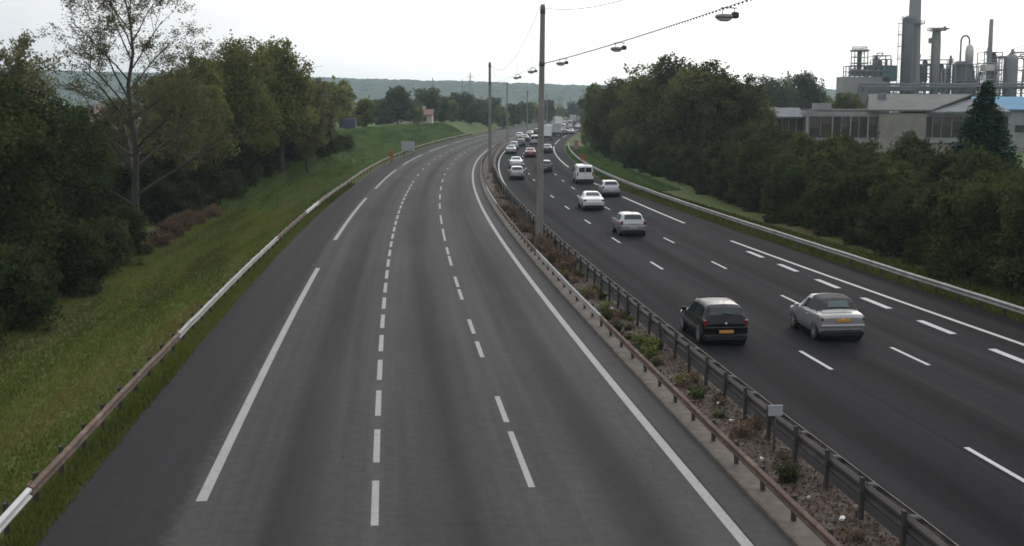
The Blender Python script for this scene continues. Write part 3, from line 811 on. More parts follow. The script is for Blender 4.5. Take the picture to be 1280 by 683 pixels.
grass_patch('grass', 26000, lambda y, r: -13.72 * shrink(y) - .75 * r.random(len(y)), 20, 130, .15, LM['grass'], 42)
grass_patch('grass', 52000, lambda y, r: -14.6 * .93 - 10 * r.random(len(y)), 96, 330, .19, LM['lush'], 43, .03, .72)
grass_patch('grass', 34000, lambda y, r: np.array([right_edge(t) for t in y]) * shrink(y) + 3.4 * r.random(len(y)) ** 1.2, 40, 140, .17, LM['grass'], 44)
grass_patch('grass', 16000, lambda y, r: np.array([right_edge(t) for t in y]) * shrink(y) + .3 + 5.5 * r.random(len(y)), 120, 240, .2, LM['lush'], 45, .03, 1.)
# leaf litter and gravel on the median soil
r = np.random.default_rng(46); n = 16000
y = 18 + 100 * r.random(n) ** 1.5; o = r.uniform(1.47, 3.0, n); t = (o - 1.42) / 1.62
p = np.array([at(a, b) for a, b in zip(y, o)]); p[:, 2] = .035 + .10 * np.sin(np.pi * t) + r.uniform(0, .02, n)
nn = r.normal(0, .45, (n, 3)) + np.array([0, 0, 1])
M['litter'] = leaf_mat('leaf_litter', (.066, .040, .028), .55, (.15, .115, .09), .1)
root_ = leaf_mesh('leaf_litter', p, nn, .07 * r.uniform(.5, 1.5, n), .05, r.beta(2, 2.6, n), M['litter'], None); tag(root_, kind='stuff')

# ------------------------------------------------------------------ guardrails
def wbeam(b, pts, side, h=.31, depth_=.085, th=.012):
    """W profile swept along points; side = unit vectors to the traffic side"""
    pr = [(0, h / 2), (depth_ * .9, h * .36), (depth_, h * .22), (depth_ * .15, h * .06), (depth_ * .15, -h * .06), (depth_, -h * .22), (depth_ * .9, -h * .36), (0, -h / 2)]
    prof = pr + [(x - th, z) for x, z in reversed(pr)]
    b.loft([[p + s * x + Vector((0, 0, z)) for x, z in prof] for p, s in zip(pts, side)])
def rail_pts(y0, y1, off, z, step, jit=0):
    yy = list(np.arange(y0, y1, step)) + [y1]
    O = off if callable(off) else (lambda y: off)
    P = [at(y, O(y), z + jit * math.sin(y * 1.7) * .5 + .012 * math.sin(y * 2.3 + 1) * math.sin(y * .37) + (gz(at(y, O(y)).x, y) if O(y) < -13 or O(y) > 15 else 0)) for y in yy]
    S = [Vector((math.cos(yaw(y)), math.sin(yaw(y)), 0)) for y in yy]
    return yy, P, S
def post_mb(h=.78, w=.055, d=.11, sink=.3):
    b = MB()      # C-section post
    b.box((0, 0, (h - sink) / 2), (w, d, h + sink)); b.box((w * .5 + .012, d * .5 - .012, (h - sink) / 2), (.03, .02, h + sink)); b.box((w * .5 + .012, -d * .5 + .012, (h - sink) / 2), (.03, .02, h + sink))
    return b
def add_posts(root, ylist, off, mat, h=.78, proto=None, name='post', dz=0):
    O = off if callable(off) else (lambda y: off)
    for y in ylist:
        p = at(y, O(y)); p.z = (gz(p.x, y) if O(y) < -13 or O(y) > 15 else .06) + dz
        if proto is None:
            proto = post_mb(h).build(name, mat, root); o = proto
        else:
            o = proto.copy(); COL.objects.link(o); o.parent = root
        o.location = p; o.rotation_euler = (random.gauss(0, .03), random.gauss(0, .03), yaw(y))
    return proto
# left guardrail
LR = thing('guardrail', 'long left roadside guardrail with rusty and pale sections along the mown grass', 'guardrail')
for (a, c, m, lab) in [(8, 26.0, 'galv_new', 'pale new section'), (26.0, 43.2, 'rust', 'rusty brown section'), (43.2, 56, 'galv', 'dull grey section'), (56, 74, 'galv', 'dull grey section'), (74, 91, 'rust', 'rusty brown section'), (91, 100, 'galv_new', 'pale end section'), (100, 280, 'palewood', 'long weathered far section'), (280, 420, 'palewood', 'long weathered far section')]:
    yy, P, S = rail_pts(a + .03, c - .03, -14.2, .6, 2., .02)
    b = MB(); wbeam(b, P, S, .26)
    # ragged torn ends and a little overlap bolt plate
    b.box(P[0] + Vector((0, .12, 0)) - S[0] * .03, (.03, .3, .33), Matrix.Rotation(yaw(a), 3, 'Z'))
    tag(b.build('rail', M[m], LR), lab)
pp = add_posts(LR, list(np.arange(9, 100, 2.0)), -14.36, M['post'], .72)
add_posts(LR, list(np.arange(104, 290, 4.0)), -14.36, M['post'], .72, pp)
# median rail beside the old carriageway: low rusty rail, one pale section, then weathered
MR = thing('guardrail', 'low rusty guardrail on the concrete kerb along the left edge of the median', 'guardrail')
for (a, c, m, lab) in [(-20, 45.5, 'rust', 'rusty brown section'), (45.5, 66.5, 'galv', 'pale grey section'), (66.5, 98, 'rust', 'rusty brown section'), (98, 118, 'galv', 'pale grey section'), (118, 260, 'rust', 'rusty brown section')]:
    yy, P, S = rail_pts(a + .03, c - .03, 1.17, .50, 2.); b = MB(); wbeam(b, P, [-s for s in S], .24, .07)
    b.box(P[-1] + S[-1] * .0 + Vector((0, -.3, 0)), (.035, .5, .2), Matrix.Rotation(yaw(c), 3, 'Z'))
    tag(b.build('rail', M[m], MR), lab)
pp = add_posts(MR, list(np.arange(14, 120, 2.0)), 1.24, M['post'], .60)
add_posts(MR, list(np.arange(122, 250, 4.0)), 1.24, M['post'], .60, pp)
# double rail beside the busy carriageway
DR = thing('guardrail', 'tall dark double guardrail along the right edge of the median', 'guardrail')
for off, sd_, m, lab, dz in [(2.80, -1, 'darkrail', 'dark weathered rail facing the median', 0), (3.0, 1, 'brownrail', 'brown weathered rail facing the traffic', .02)]:
    for (a, c) in [(-20, 16), (16, 40), (40, 64), (64, 90), (90, 130), (130, 200), (200, 300)]:
        yy, P, S = rail_pts(a + .02, c - .02, off, .64 + dz, 2.); b = MB(); wbeam(b, P, [s * sd_ for s in S], .38 if sd_ < 0 else .31, .08)
        tag(b.build('rail', M[m], DR), lab)
pp = add_posts(DR, list(np.arange(14, 150, 2.0)), 2.66, M['post'], .92)
add_posts(DR, list(np.arange(154, 260, 4.0)), 2.66, M['post'], .92, pp)
sp = None
for y in np.arange(14, 120, 2.0):
    if sp is None:
        b = MB(); b.rbox((.22, 0, .66), (.20, .22, .26), .03); sp = b.build('spacer', M['post'], DR); o = sp
    else:
        o = sp.copy(); COL.objects.link(o); o.parent = DR
    o.location = at(y, 2.66, .06); o.rotation_euler = (0, 0, yaw(y))
# right guardrail
RR = thing('guardrail', 'pale grey guardrail along the right verge below the thicket', 'guardrail')
for (a, c) in [(20, 60), (60, 100), (100, 150), (150, 200), (200, 250)]:
    yy, P, S = rail_pts(a + .02, c - .02, right_rail, .56, 2.); b = MB(); wbeam(b, P, [-s for s in S], .3, .08); b.build('rail', M['galv'], RR)
add_posts(RR, list(np.arange(21, 200, 2.0)), lambda y: right_rail(y) + .12, M['post'], .66)

# ------------------------------------------------------------------ lighting masts, cables and lamps
def mast(y, h, r, label, o_=2.1, lean=0.):
    p = at(y, o_, 0, False); t = thing('lamp_mast', label, 'lighting mast', p)
    t.rotation_euler = (0, lean, 0)
    MB().lathe([(r * 1.15, -.4), (r * 1.12, .5), (r, 2), (r * .72, h - .1), (r * .6, h)], n=16).build('shaft', M['pole'], t)
    MB().lathe([(r * .78, h - .55), (r * .80, h - .5), (r * .80, h - .3), (r * .76, h - .25)], n=16).build('cable_collar', M['lamp_dark'], t)
    MB().lathe([(r * .82, 10.72), (r * .86, 10.75), (r * .86, 10.95), (r * .82, 11.0)], n=16).build('cable_clamp', M['lamp_dark'], t)
    return p, h
PM = [(-4, 14.4), (74, 14.35), (150, 13.4), (252, 12.6), (318, 11.6), (392, 11.2)]
labs = ['lighting mast behind the camera position at the bridge', 'tallest lighting mast, nearest in the median among dry scrub', 'second lighting mast in the median, left of the nearest one', 'third lighting mast along the median, thin in the distance', 'fourth lighting mast along the median beside the far traffic', 'farthest visible lighting mast at the end of the median']
pos = []
for (y, h), lab in zip(PM[1:], labs[1:]):
    pos.append(mast(y, h, .205 if y < 200 else .17, lab, lean=.012 if y < 100 else 0))
pos.insert(0, (Vector((8.9, -4, 0)), 14.4))
def cat_pts(a, b, sag, n=24):
    return [a + (b - a) * (i / n) - Vector((0, 0, 4 * sag * (i / n) * (1 - i / n))) for i in range(n + 1)]
lamp_proto = None
LG_ = 'lamps hanging on the cable over the median'
lamp_lab = ['nearest hanging lamp, large, at the upper right under the beaded cable', 'second hanging lamp from the right, above the right wood', 'small hanging lamp just right of the nearest mast', 'small hanging lamp just left of the nearest mast', 'second hanging lamp left of the nearest mast']
def make_lamp():
    t = thing('hanging_lamp', '', 'lamp', group=LG_); b = MB()
    # flat oval housing along y, gear box at the end nearer the mast
    prof = [(-.34, .05, .05), (-.31, .11, .09), (-.18, .16, .12), (.05, .16, .13), (.16, .13, .12), (.18, .10, .10)]
    rs = [[(w * math.cos(a), yv, h_ * .8 * math.sin(a) * (1 if math.sin(a) > 0 else .75)) for a in [2 * math.pi * i / 14 for i in range(14)]] for yv, w, h_ in prof]
    b.loft(rs, smooth=True); b.build('housing', M['lamp_grey'], t)
    b = MB(); b.rbox((0, .30, .06), (.17, .22, .2), .04); b.build('gear_box', M['lamp_dark'], t)
    b = MB(); rs = [[(w * math.cos(a), yv, -.05 - h_ * abs(math.sin(a)) if math.sin(a) < 0 else -.05) for a in [2 * math.pi * i / 14 for i in range(14)]] for yv, w, h_ in [(-.27, .07, .05), (-.15, .12, .085), (.05, .12, .085), (.13, .09, .06)]]
    b.loft(rs, smooth=True); b.build('lens', M['lamp_glass'], t)
    b = MB(); b.tube((0, -.12, .1), (0, -.12, .26), .012, n=6); b.tube((0, .28, .14), (0, .28, .26), .012, n=6); b.rbox((0, .1, .27), (.05, .55, .03), .01); b.build('hanger', M['lamp_dark'], t)
    return t
cnt = 0
for i in range(5):
    (p0, h0), (p1, h1) = pos[i], pos[i + 1]
    a = p0 + Vector((0, 0, h0 - .15)); c = p1 + Vector((0, 0, h1 - .15)); sag = 2.0 if i < 2 else 1.2
    lowz = 10.85 if i < 2 else 10.4; ls = .3 if i == 0 else .15
    la = p0 + Vector((0, 0, 11.75 if i == 0 else lowz)); lc = p1 + Vector((0, 0, lowz))
    top = cat_pts(a, c, sag); low = cat_pts(la, lc, ls)
    tag(MB().path(top, .014, 5).build('messenger_cable', M['cable']), ['upper sagging cable from the nearest mast towards the camera', 'upper sagging cable between the two nearest masts', 'upper cable between the second and third masts', 'upper cable between the third and fourth masts', 'upper cable between the two farthest masts'][i], 'cable')
    b = MB().path(low, .011, 5)
    if i == 0:
        L_ = (lc - la).length; n = int(L_ / .36)
        for k in range(n):
            t = k / n; q_ = la + (lc - la) * t - Vector((0, 0, 4 * ls * t * (1 - t)))
            b.box(q_ + Vector((0, 0, -.02)), (.035, .08, .055))
    tag(b.build('lamp_cable', M['cable']), ['lower beaded cable carrying the nearest hanging lamps', 'lower cable carrying lamps between the two nearest masts', 'lower cable between the second and third masts', 'lower cable between the third and fourth masts', 'lower cable between the two farthest masts'][i], 'cable')
    if i < 2:
        for Yl in ([32.3, 48, 64.3] if i == 0 else [80.5, 96.5]):
            t = (Yl - p0.y) / (p1.y - p0.y); q_ = la + (lc - la) * t - Vector((0, 0, 4 * ls * t * (1 - t)))
            tz = (a + (c - a) * t).z - 4 * sag * t * (1 - t)
            lp = q_ + Vector((0, 0, -.25))
            ang = math.atan2(-(p1.x - p0.x), p1.y - p0.y) - R(80)
            if lamp_proto is None:
                lamp_proto = make_lamp(); o = lamp_proto; o.location = lp; o.rotation_euler = (0, 0, ang); o.scale = (.86,) * 3
            else: o = dup(lamp_proto, lp, ang, group=LG_, scale=.86)
            o['label'] = lamp_lab[cnt] if cnt < 5 else 'tiny hanging lamp near the second mast over the old carriageway side'
            d = MB(); d.tube(q_ + Vector((-.04, -.1, 0)), (q_.x - .04, q_.y - .1, tz), .004, n=4); d.tube(q_ + Vector((.04, .1, 0)), (q_.x + .04, q_.y + .1, tz), .004, n=4)
            d = d.build('dropper_wires', M['cable']); d.data.transform(Matrix.Rotation(-ang, 4, 'Z') @ Matrix.Translation(-lp)); d.parent = o; d.scale = (1 / .86,) * 3
            cnt += 1

# ------------------------------------------------------------------ small signs
M['signgrey'] = simple('sign_back_grey', (.30, .31, .32), (.24, .25, .26), 2, .5, .2)
M['orange'] = simple('orange_board', (.26, .075, .025), (.20, .06, .02), 2, .6)
M['redwhite'] = simple('faded_red_board', (.38, .20, .18), (.30, .13, .12), 2, .6)
p = at(28.8, 2.42, .1)
t = thing('marker_sign', 'small blank grey sign plate on a thin post in the median', 'sign', p, yaw(28.8))
MB().tube((0, 0, -.2), (0, 0, 1.0), .022, n=8).build('post', M['post'], t)
MB().rbox((0, -.035, 1.08), (.36, .025, .27), .01).build('plate', M['signgrey'], t)
def sign_back(x, y, w, h, z0, mat, label, name, nposts=2):
    t = thing(name, label, 'sign', (x, y, gz(x, y)), -math.atan2(x, y) * .4)
    MB().rbox((0, 0, z0 + h / 2), (w, .06, h), .02).build('panel', M[mat], t)
    for s in ([-1, 1] if nposts == 2 else [0]):
        MB().tube((s * w * .32, .07, -.4), (s * w * .32, .07, z0 + h * .95), .045, n=8).build('post', M['post'], t)
    return t
sign_back(px(510, 196), 196, 2.1, 1.5, 1.0, 'signgrey', 'grey back of a road sign at the foot of the grassy bank', 'road_sign')
sign_back(px(489, 176), 176, .55, 1.5, .3, 'orange', 'narrow orange works board beside the left guardrail', 'works_sign', 1)
sign_back(px(729.5, 172), 172, .75, 1.2, .25, 'orange', 'orange works board on the right grass verge', 'works_sign', 1)
sign_back(px(720.5, 222), 222, .8, 1.6, .3, 'redwhite', 'faded red and white works board farther along the right verge', 'works_sign', 1)
M['litterwhite'] = simple('white_litter', (.6, .6, .58), (.5, .5, .48), 2, .7)
for i, (y, o, s) in enumerate([(31.6, 2.2, .16), (33.5, 2.35, .12), (49.5, 2.3, .2), (25.2, 2.0, .1), (28.1, 1.9, .1), (23.8, 2.2, .12)]):
    b = MB(); rr_ = random.Random(i)
    vs = [Vector((s * .6 * math.cos(a) * rr_.uniform(.5, 1.2), s * .6 * math.sin(a) * rr_.uniform(.5, 1.2), .05 + rr_.uniform(0, .07))) for a in [k * 1.047 for k in range(6)]]
    b.loft([[v * .6 + Vector((0, 0, -.02)) for v in vs], vs, [v * .55 + Vector((0, 0, .05)) for v in vs]])
    o_ = b.build('crumpled_litter', M['litterwhite'], None, at(y, o, .12)); tag(o_, 'scrap of white crumpled litter lying in the median soil', 'litter', 'scraps of litter in the median')

# ------------------------------------------------------------------ vehicles
def car_paint(name, c, metal=.0, rough=.32, coat=1.0):
    return simple(name, c, tuple(x * .93 for x in c), 1.5, rough, metal, coat, spec=.5 if coat > .5 else .22)
CP = {'black': car_paint('black_car_paint', (.005, .005, .006), 0, .25, .12), 'silver': car_paint('silver_car_paint', (.27, .27, .27), .5, .38), 'champagne': car_paint('warm_silver_car_paint', (.25, .243, .236), .35, .38), 'white': car_paint('white_car_paint', (.6, .6, .6)),
      'grey': car_paint('grey_car_paint', (.22, .23, .24), .4), 'red': car_paint('dark_red_car_paint', (.16, .018, .022)), 'blue': car_paint('dark_blue_car_paint', (.03, .04, .07)), 'palegrey': car_paint('pale_grey_car_paint', (.34, .35, .36), .2), 'dark': car_paint('charcoal_car_paint', (.035, .035, .038))}
m, nt, b = principled('car_glass'); b.inputs['Base Color'].default_value = (.012, .02, .02, 1); b.inputs['Roughness'].default_value = .06; b.inputs['Specular IOR Level'].default_value = .32
v_ = coords(nt); nt.links.new(mix_rgb(nt, noise(nt, v_, 3), (.010, .016, .016), (.02, .03, .03)), b.inputs['Base Color']); M['glass'] = m
M['glass_pale'] = simple('pale_tinted_glass', (.055, .085, .085), (.045, .07, .07), 3, .12, spec=.4)
M['tyre'] = simple('tyre_rubber', (.018, .018, .018), (.012, .012, .012), 8, .85)
M['rim'] = simple('alloy_rim', (.38, .38, .38), (.3, .3, .3), 8, .4, .5)
M['trim'] = simple('black_plastic_trim', (.012, .012, .013), (.009, .009, .009), 8, .6, spec=.2)
M['tail'] = simple('red_tail_lens', (.13, .008, .012), (.09, .006, .009), 8, .2, coat=.5)
M['head'] = simple('clear_lens', (.5, .5, .5), (.4, .4, .4), 8, .15, coat=.5)
M['plate'] = simple('yellow_number_plate', (.42, .20, .03), (.38, .18, .028), 20, .5)
M['plate_w'] = simple('white_number_plate', (.6, .6, .58), (.55, .55, .52), 20, .5)
M['badge'] = simple('chrome_badge', (.55, .55, .55), (.5, .5, .5), 20, .3, .6)
M['softtop'] = simple('dark_soft_top', (.03, .03, .032), (.022, .022, .024), 6, .85)

def car_rings(st, n=46):
    """st: rows (t, zbottom, zbelt, ztop, halfwidth, halfwidth at top) from the tail forwards"""
    st = np.array(st, float); t = np.linspace(0, 1, n); t = st[0, 0] + (st[-1, 0] - st[0, 0]) * (t + .0 * t)
    t = np.unique(np.r_[t, st[:, 0]])
    P = np.stack([np.interp(t, st[:, 0], st[:, k]) for k in range(1, 6)], 1)
    for _ in range(2):
        Q = P.copy(); Q[1:-1] = P[1:-1] * .5 + (P[:-2] + P[2:]) * .25; P = Q
    return t, P
def ring_half(p):
    zb, zt, ztop, w, wr = p
    zt = min(zt, ztop - .02); m = zb + (zt - zb) * .45
    pts = [(0, zb), (w * .82, zb), (w * .95, zb + .05), (w, m), (w * .985, zt - .04), (w * .955, zt)]
    e = ztop - min(.07, (ztop - zt) * .4)
    pts += [(wr, e), (wr * .90, ztop - .012 - (ztop - e) * .12), (wr * .5, ztop), (0, ztop + .008)]
    q = [pts[0]]
    for a, b in zip(pts[:-1], pts[1:]):
        q += [(a[0] * .78 + b[0] * .22, a[1] * .78 + b[1] * .22), (a[0] * .22 + b[0] * .78, a[1] * .22 + b[1] * .78)]
    q.append(pts[-1]); return q
def make_car(name, label, st, L, paintm, wheels=(.62, 3.1), wr_=.30, rear=(.10, .34, .86), wind=(2.05, 2.85, .84), sides=((.55, .62, 1.55, 1.55), (1.62, 1.62, 2.45, 2.2)), tail=(.62, .70, .95, .14), plate=(.53, 'plate'), soft=None, bumper=.655, handles=(1.45,), wiper=True, sz=None, tailtype='corner', glass='glass'):
    root = thing(name, label, 'car')
    t, P = car_rings(st); Y = lambda tt: tt - L / 2
    interp = lambda tt: [float(np.interp(tt, t, P[:, k])) for k in range(5)]
    b = MB(); rs = []
    for ti, p in zip(t, P):
        h = ring_half(p); rs.append([(x, Y(ti), z) for x, z in h] + [(-x, Y(ti), z) for x, z in reversed(h[1:-1])])
    b.loft(rs, smooth=True); body = b.build('body', paintm, root)
    def top_patch(ta, tb, frac, off, mat, nm, nt_=8):
        b = MB(); vs = []
        nx = 6
        for i in range(nt_ + 1):
            tt = ta + (tb - ta) * i / nt_; zb, zt, ztop, w, wr = interp(tt)
            d0 = interp(tt + .02)[2] - interp(tt - .02)[2]; sl = d0 / .04; ln = math.hypot(1, sl)
            for k in range(nx + 1):
                f = -1 + 2 * k / nx; zz = ztop + .008 - .014 * abs(f) ** 3
                vs.append((f * frac * wr, Y(tt) - off * sl / ln, zz + off / ln))
        fs = [(i * (nx + 1) + k, i * (nx + 1) + k + 1, (i + 1) * (nx + 1) + k + 1, (i + 1) * (nx + 1) + k) for i in range(nt_) for k in range(nx)]
        b.add(vs, fs, True); return b.build(nm, mat, root)
    top_patch(rear[0], rear[1], rear[2], .034 if soft else .014, M[glass], 'rear_window')
    top_patch(wind[0], wind[1], wind[2], .014, M['glass'], 'windscreen')
    for sx in (1, -1):
        for (b0, u0, b1, u1) in sides:
            b = MB(); vs = []; nn_ = 6
            for i in range(nn_ + 1):
                f = i / nn_
                for g_ in (0, 1):
                    tt = (b0 + (b1 - b0) * f) if g_ == 0 else (u0 + (u1 - u0) * f)
                    zb, zt, ztop, w, wr = interp(tt); zt = min(zt, ztop - .02); e = ztop - min(.07, (ztop - zt) * .4)
                    g2 = .16 if g_ == 0 else .84
                    x = w * .955 + (wr - w * .955) * g2; z = zt + (e - zt) * g2
                    vs.append((sx * (x + .012), Y(tt), z))
            b.add(vs, [(2 * i, 2 * i + 2, 2 * i + 3, 2 * i + 1) for i in range(nn_)], True); b.build('side_window', M['glass'], root)
        w0 = interp(tail[1] * 0 + .12)[3]
        b = MB(); hh = tail[2] - tail[1]
        b.rbox((sx * (w0 * .955 - tail[3] / 2 + .012), Y(.085), tail[1] + hh / 2), (tail[3], .20, hh), .035)
        b.build('tail_light', M['tail'], root)
        b = MB(); b.rbox((sx * interp(L - .35)[3] * .80, Y(L - .22), interp(L - .3)[1] - .07), (.26, .26, .15), .05); b.build('headlight', M['head'], root)
        tm = wind[1] - .25; wm = interp(tm)[3]
        b = MB(); b.rbox((sx * (wm + .07), Y(tm), interp(tm)[1] + .06), (.18, .09, .13), .035); mi = b.build('mirror', paintm, root)
        for hx_ in handles:
            b = MB(); b.rbox((sx * (interp(hx_)[3] + .006), Y(hx_), interp(hx_)[1] - .12), (.03, .16, .03), .01); b.build('door_handle', paintm, root)
        for wy in wheels:
            ww = interp(wy)[3]
            b = MB(); b.lathe([(.001, -.004), (wr_ + .055, -.004), (wr_ + .055, .004), (.001, .004)], n=24)
            ar = b.build('wheel_arch', M['trim'], root); ar.location = (sx * (ww + .003), Y(wy), wr_ + .01); ar.rotation_euler = (0, R(90), 0)
            b = MB(); b.lathe([(wr_ * .62, -.1), (wr_ * .92, -.1), (wr_, -.07), (wr_, .07), (wr_ * .92, .1), (wr_ * .62, .1)], n=24); ty = b.build('wheel', M['tyre'], root)
            ty.location = (sx * (ww - .07), Y(wy), wr_); ty.rotation_euler = (0, R(90), 0)
            b = MB(); rr_ = wr_ * .66; zc = .088 * sx
            b.lathe([(.03, zc - .01), (rr_, zc - .01), (rr_, zc + .012), (rr_ * .86, zc + .012), (rr_ * .84, zc), (.03, zc)], n=20)
            for k in range(6):
                a = k * math.pi / 3; b.box((rr_ * .5 * math.cos(a), rr_ * .5 * math.sin(a), zc + .004 * sx), (rr_ * .95, .05, .02), Matrix.Rotation(a, 3, 'Z'))
            b.build('rim', M['rim'], ty)
    b = MB(); b.rbox((0, Y(-.055 if plate[0] < .6 else -.035), plate[0]), (.52, .03, .115), .008); b.build('number_plate', M[plate[1]], root)
    wb = interp(.1)[3]
    b = MB(); b.rbox((0, Y(.06), .31), (wb * 1.92, .26, .26), .06); b.build('bumper_skirt', M['trim'], root)
    b = MB(); b.rbox((0, Y(.015), bumper), (wb * 1.93, .16, .085), .035); b.build('bumper_strip', paintm, root)
    b = MB(); b.rbox((0, 0, .17), (1.36, L - .5, .16), .04); b.build('underbody_shade_box', M['trim'], root)  # dark box added below the body to block light and deepen the contact shadow
    b = MB(); b.rbox((0, Y(L - .03), .38), (wb * 1.7, .14, .22), .05); b.build('front_grille', M['trim'], root)
    b = MB(); b.lathe([(.001, -.006), (.045, -.006), (.045, .006), (.001, .006)], n=14); bd = b.build('badge', M['badge'], root)
    bd.location = (0, Y(tail[0] * 0 - .012 + .0), (tail[1] + tail[2]) / 2 - .01); bd.rotation_euler = (R(90), 0, 0)
    if wiper and not soft:
        b = MB(); tt = rear[0] + .02; b.rbox((.1, Y(tt) - .03, interp(tt)[2] + .02), (.42, .02, .02), .006, Matrix.Rotation(.12, 3, 'Y')); b.build('rear_wiper', M['trim'], root)
        b = MB(); tt = rear[1] + .12; zz = interp(tt)[2]; b.tube((0, Y(tt), zz), (0, Y(tt) - .14, zz + .22), .008, .004, 5); b.build('aerial', M['trim'], root)
    if soft:
        ta, tb = soft; b = MB(); vs = []; n_ = 14
        for i in range(n_ + 1):
            tt = ta + (tb - ta) * i / n_; p = interp(tt); h = ring_half(p); zt = min(p[1], p[2] - .02)
            hh = [q_ for q_ in h if q_[1] > zt + .05]
            hh = [h[-12 + k] for k in range(12)] if len(hh) < 3 else hh
            seg = [(0, 0)] * 13; xs = np.linspace(0, len(hh) - 1, 13)
            hx_ = np.array(hh); seg = [(np.interp(s, range(len(hh)), hx_[:, 0]), np.interp(s, range(len(hh)), hx_[:, 1])) for s in xs]
            full = [(x + (.016 if x > .02 else 0), z + .014) for x, z in seg] + [(-x - (.016 if x > .02 else 0), z + .014) for x, z in reversed(seg[:-1])]
            vs += [(x, Y(tt), z) for x, z in full]
        m_ = 25
        b.add(vs, [(i * m_ + k, (i + 1) * m_ + k, (i + 1) * m_ + k + 1, i * m_ + k + 1) for i in range(n_) for k in range(m_ - 1)], True); b.build('soft_top', M['softtop'], root)
    return root
# (t, zbottom, zbelt, ztop, halfwidth, halfwidth top)
HATCH = [(0, .27, .74, .80, .72, .66), (.04, .22, .90, .95, .81, .72), (.09, .20, .95, 1.05, .825, .68), (.24, .2, .95, 1.30, .83, .63), (.40, .2, .94, 1.43, .83, .61), (1.0, .2, .93, 1.48, .83, .60), (1.7, .2, .92, 1.48, .83, .60), (2.1, .2, .91, 1.43, .83, .60), (2.5, .2, .90, 1.20, .825, .63), (2.85, .2, .88, .97, .82, .70), (3.3, .2, .80, .86, .80, .70), (3.6, .2, .68, .74, .76, .66), (3.78, .24, .56, .62, .68, .58), (3.83, .32, .48, .54, .58, .48)]
SALOON = [(0, .28, .78, .84, .74, .66), (.06, .23, .90, .97, .83, .72), (.40, .22, .94, 1.03, .855, .73), (.58, .22, .94, 1.09, .86, .68), (1.0, .2, .93, 1.37, .87, .60), (1.5, .2, .92, 1.44, .87, .59), (2.1, .2, .91, 1.44, .87, .59), (2.5, .2, .90, 1.38, .87, .59), (3.2, .2, .88, .98, .86, .70), (3.7, .2, .80, .88, .84, .72), (4.1, .2, .68, .75, .80, .68), (4.28, .25, .56, .62, .72, .60), (4.33, .32, .48, .54, .60, .5)]
CABRIO = [(0, .28, .84, .88, .74, .68), (.05, .23, .96, 1.0, .82, .73), (.30, .22, .98, 1.04, .845, .74), (.46, .22, .98, 1.08, .85, .68), (.62, .22, .97, 1.34, .85, .62), (.82, .2, .96, 1.47, .85, .60), (1.5, .2, .95, 1.53, .85, .59), (1.95, .2, .94, 1.50, .85, .59), (2.7, .2, .91, 1.02, .835, .70), (3.2, .2, .84, .91, .81, .70), (3.5, .2, .72, .79, .77, .66), (3.66, .24, .58, .64, .68, .58), (3.7, .32, .48, .54, .58, .48)]
def drive(proto, px_, py_, L, label, m=None, group=None, first=False, yo=None):
    p = gp(px_, py_); h = yaw(p.y); f = Vector((-math.sin(h), math.cos(h), 0)); q_ = p + f * (L / 2)
    if first: o = proto; o.location = (q_.x, q_.y, .004); o.rotation_euler = (0, 0, h); o['label'] = label
    else: o = dup(proto, (q_.x, q_.y, .004), h, label)
    if group: o['group'] = group
    if m is not None and not first:
        for ch in o.children:
            if ch.name.split('.')[0] in ('body', 'mirror', 'door_handle', 'bumper_strip', 'doors', 'cargo_box', 'rear_door', 'cab') and ch.material_slots:
                ch.material_slots[0].link = 'OBJECT'; ch.material_slots[0].material = m
    return o
blackcar = make_car('hatchback', '', HATCH, 3.83, CP['black'])
drive(blackcar, 907, 433, 3.83, 'black hatchback with yellow number plate, in the lane beside the median', first=True)
cab = make_car('convertible', '', CABRIO, 3.7, CP['champagne'], wheels=(.62, 3.0), rear=(.51, .67, .62), wind=(2.05, 2.66, .84), sides=((.95, 1.05, 1.45, 1.45), (1.52, 1.52, 2.4, 2.08)), tail=(.6, .78, .90, .07), plate=(.80, 'plate'), soft=(.47, 1.5), glass='glass_pale', bumper=.60, handles=(1.4,))
drive(cab, 1053, 428, 3.7, 'silver convertible with raised dark soft top beside the black hatchback', first=True)
hat2 = make_car('hatchback', '', HATCH, 3.83, CP['silver'], plate=(.62, 'plate_w'), tail=(.6, .74, 1.02, .13))
drive(hat2, 791.5, 296, 3.83, 'silver hatchback with red tail lights, ahead of the two nearest cars', first=True)
sal = make_car('saloon_car', '', SALOON, 4.33, CP['white'], wheels=(.85, 3.45), rear=(.64, 1.10, .84), wind=(2.55, 3.15, .84), sides=((1.05, 1.2, 1.9, 1.85), (1.96, 1.96, 2.95, 2.55)), plate=(.66, 'plate_w'), tail=(.6, .70, .90, .2), handles=(1.3, 2.1))
drive(sal, 742.5, 263.5, 4.33, 'white saloon with dark rear window in the middle of the busy carriageway', first=True)
drive(hat2, 764, 246.5, 3.83, 'pale grey hatchback in the right lane, between the white saloon and the van', CP['palegrey'])
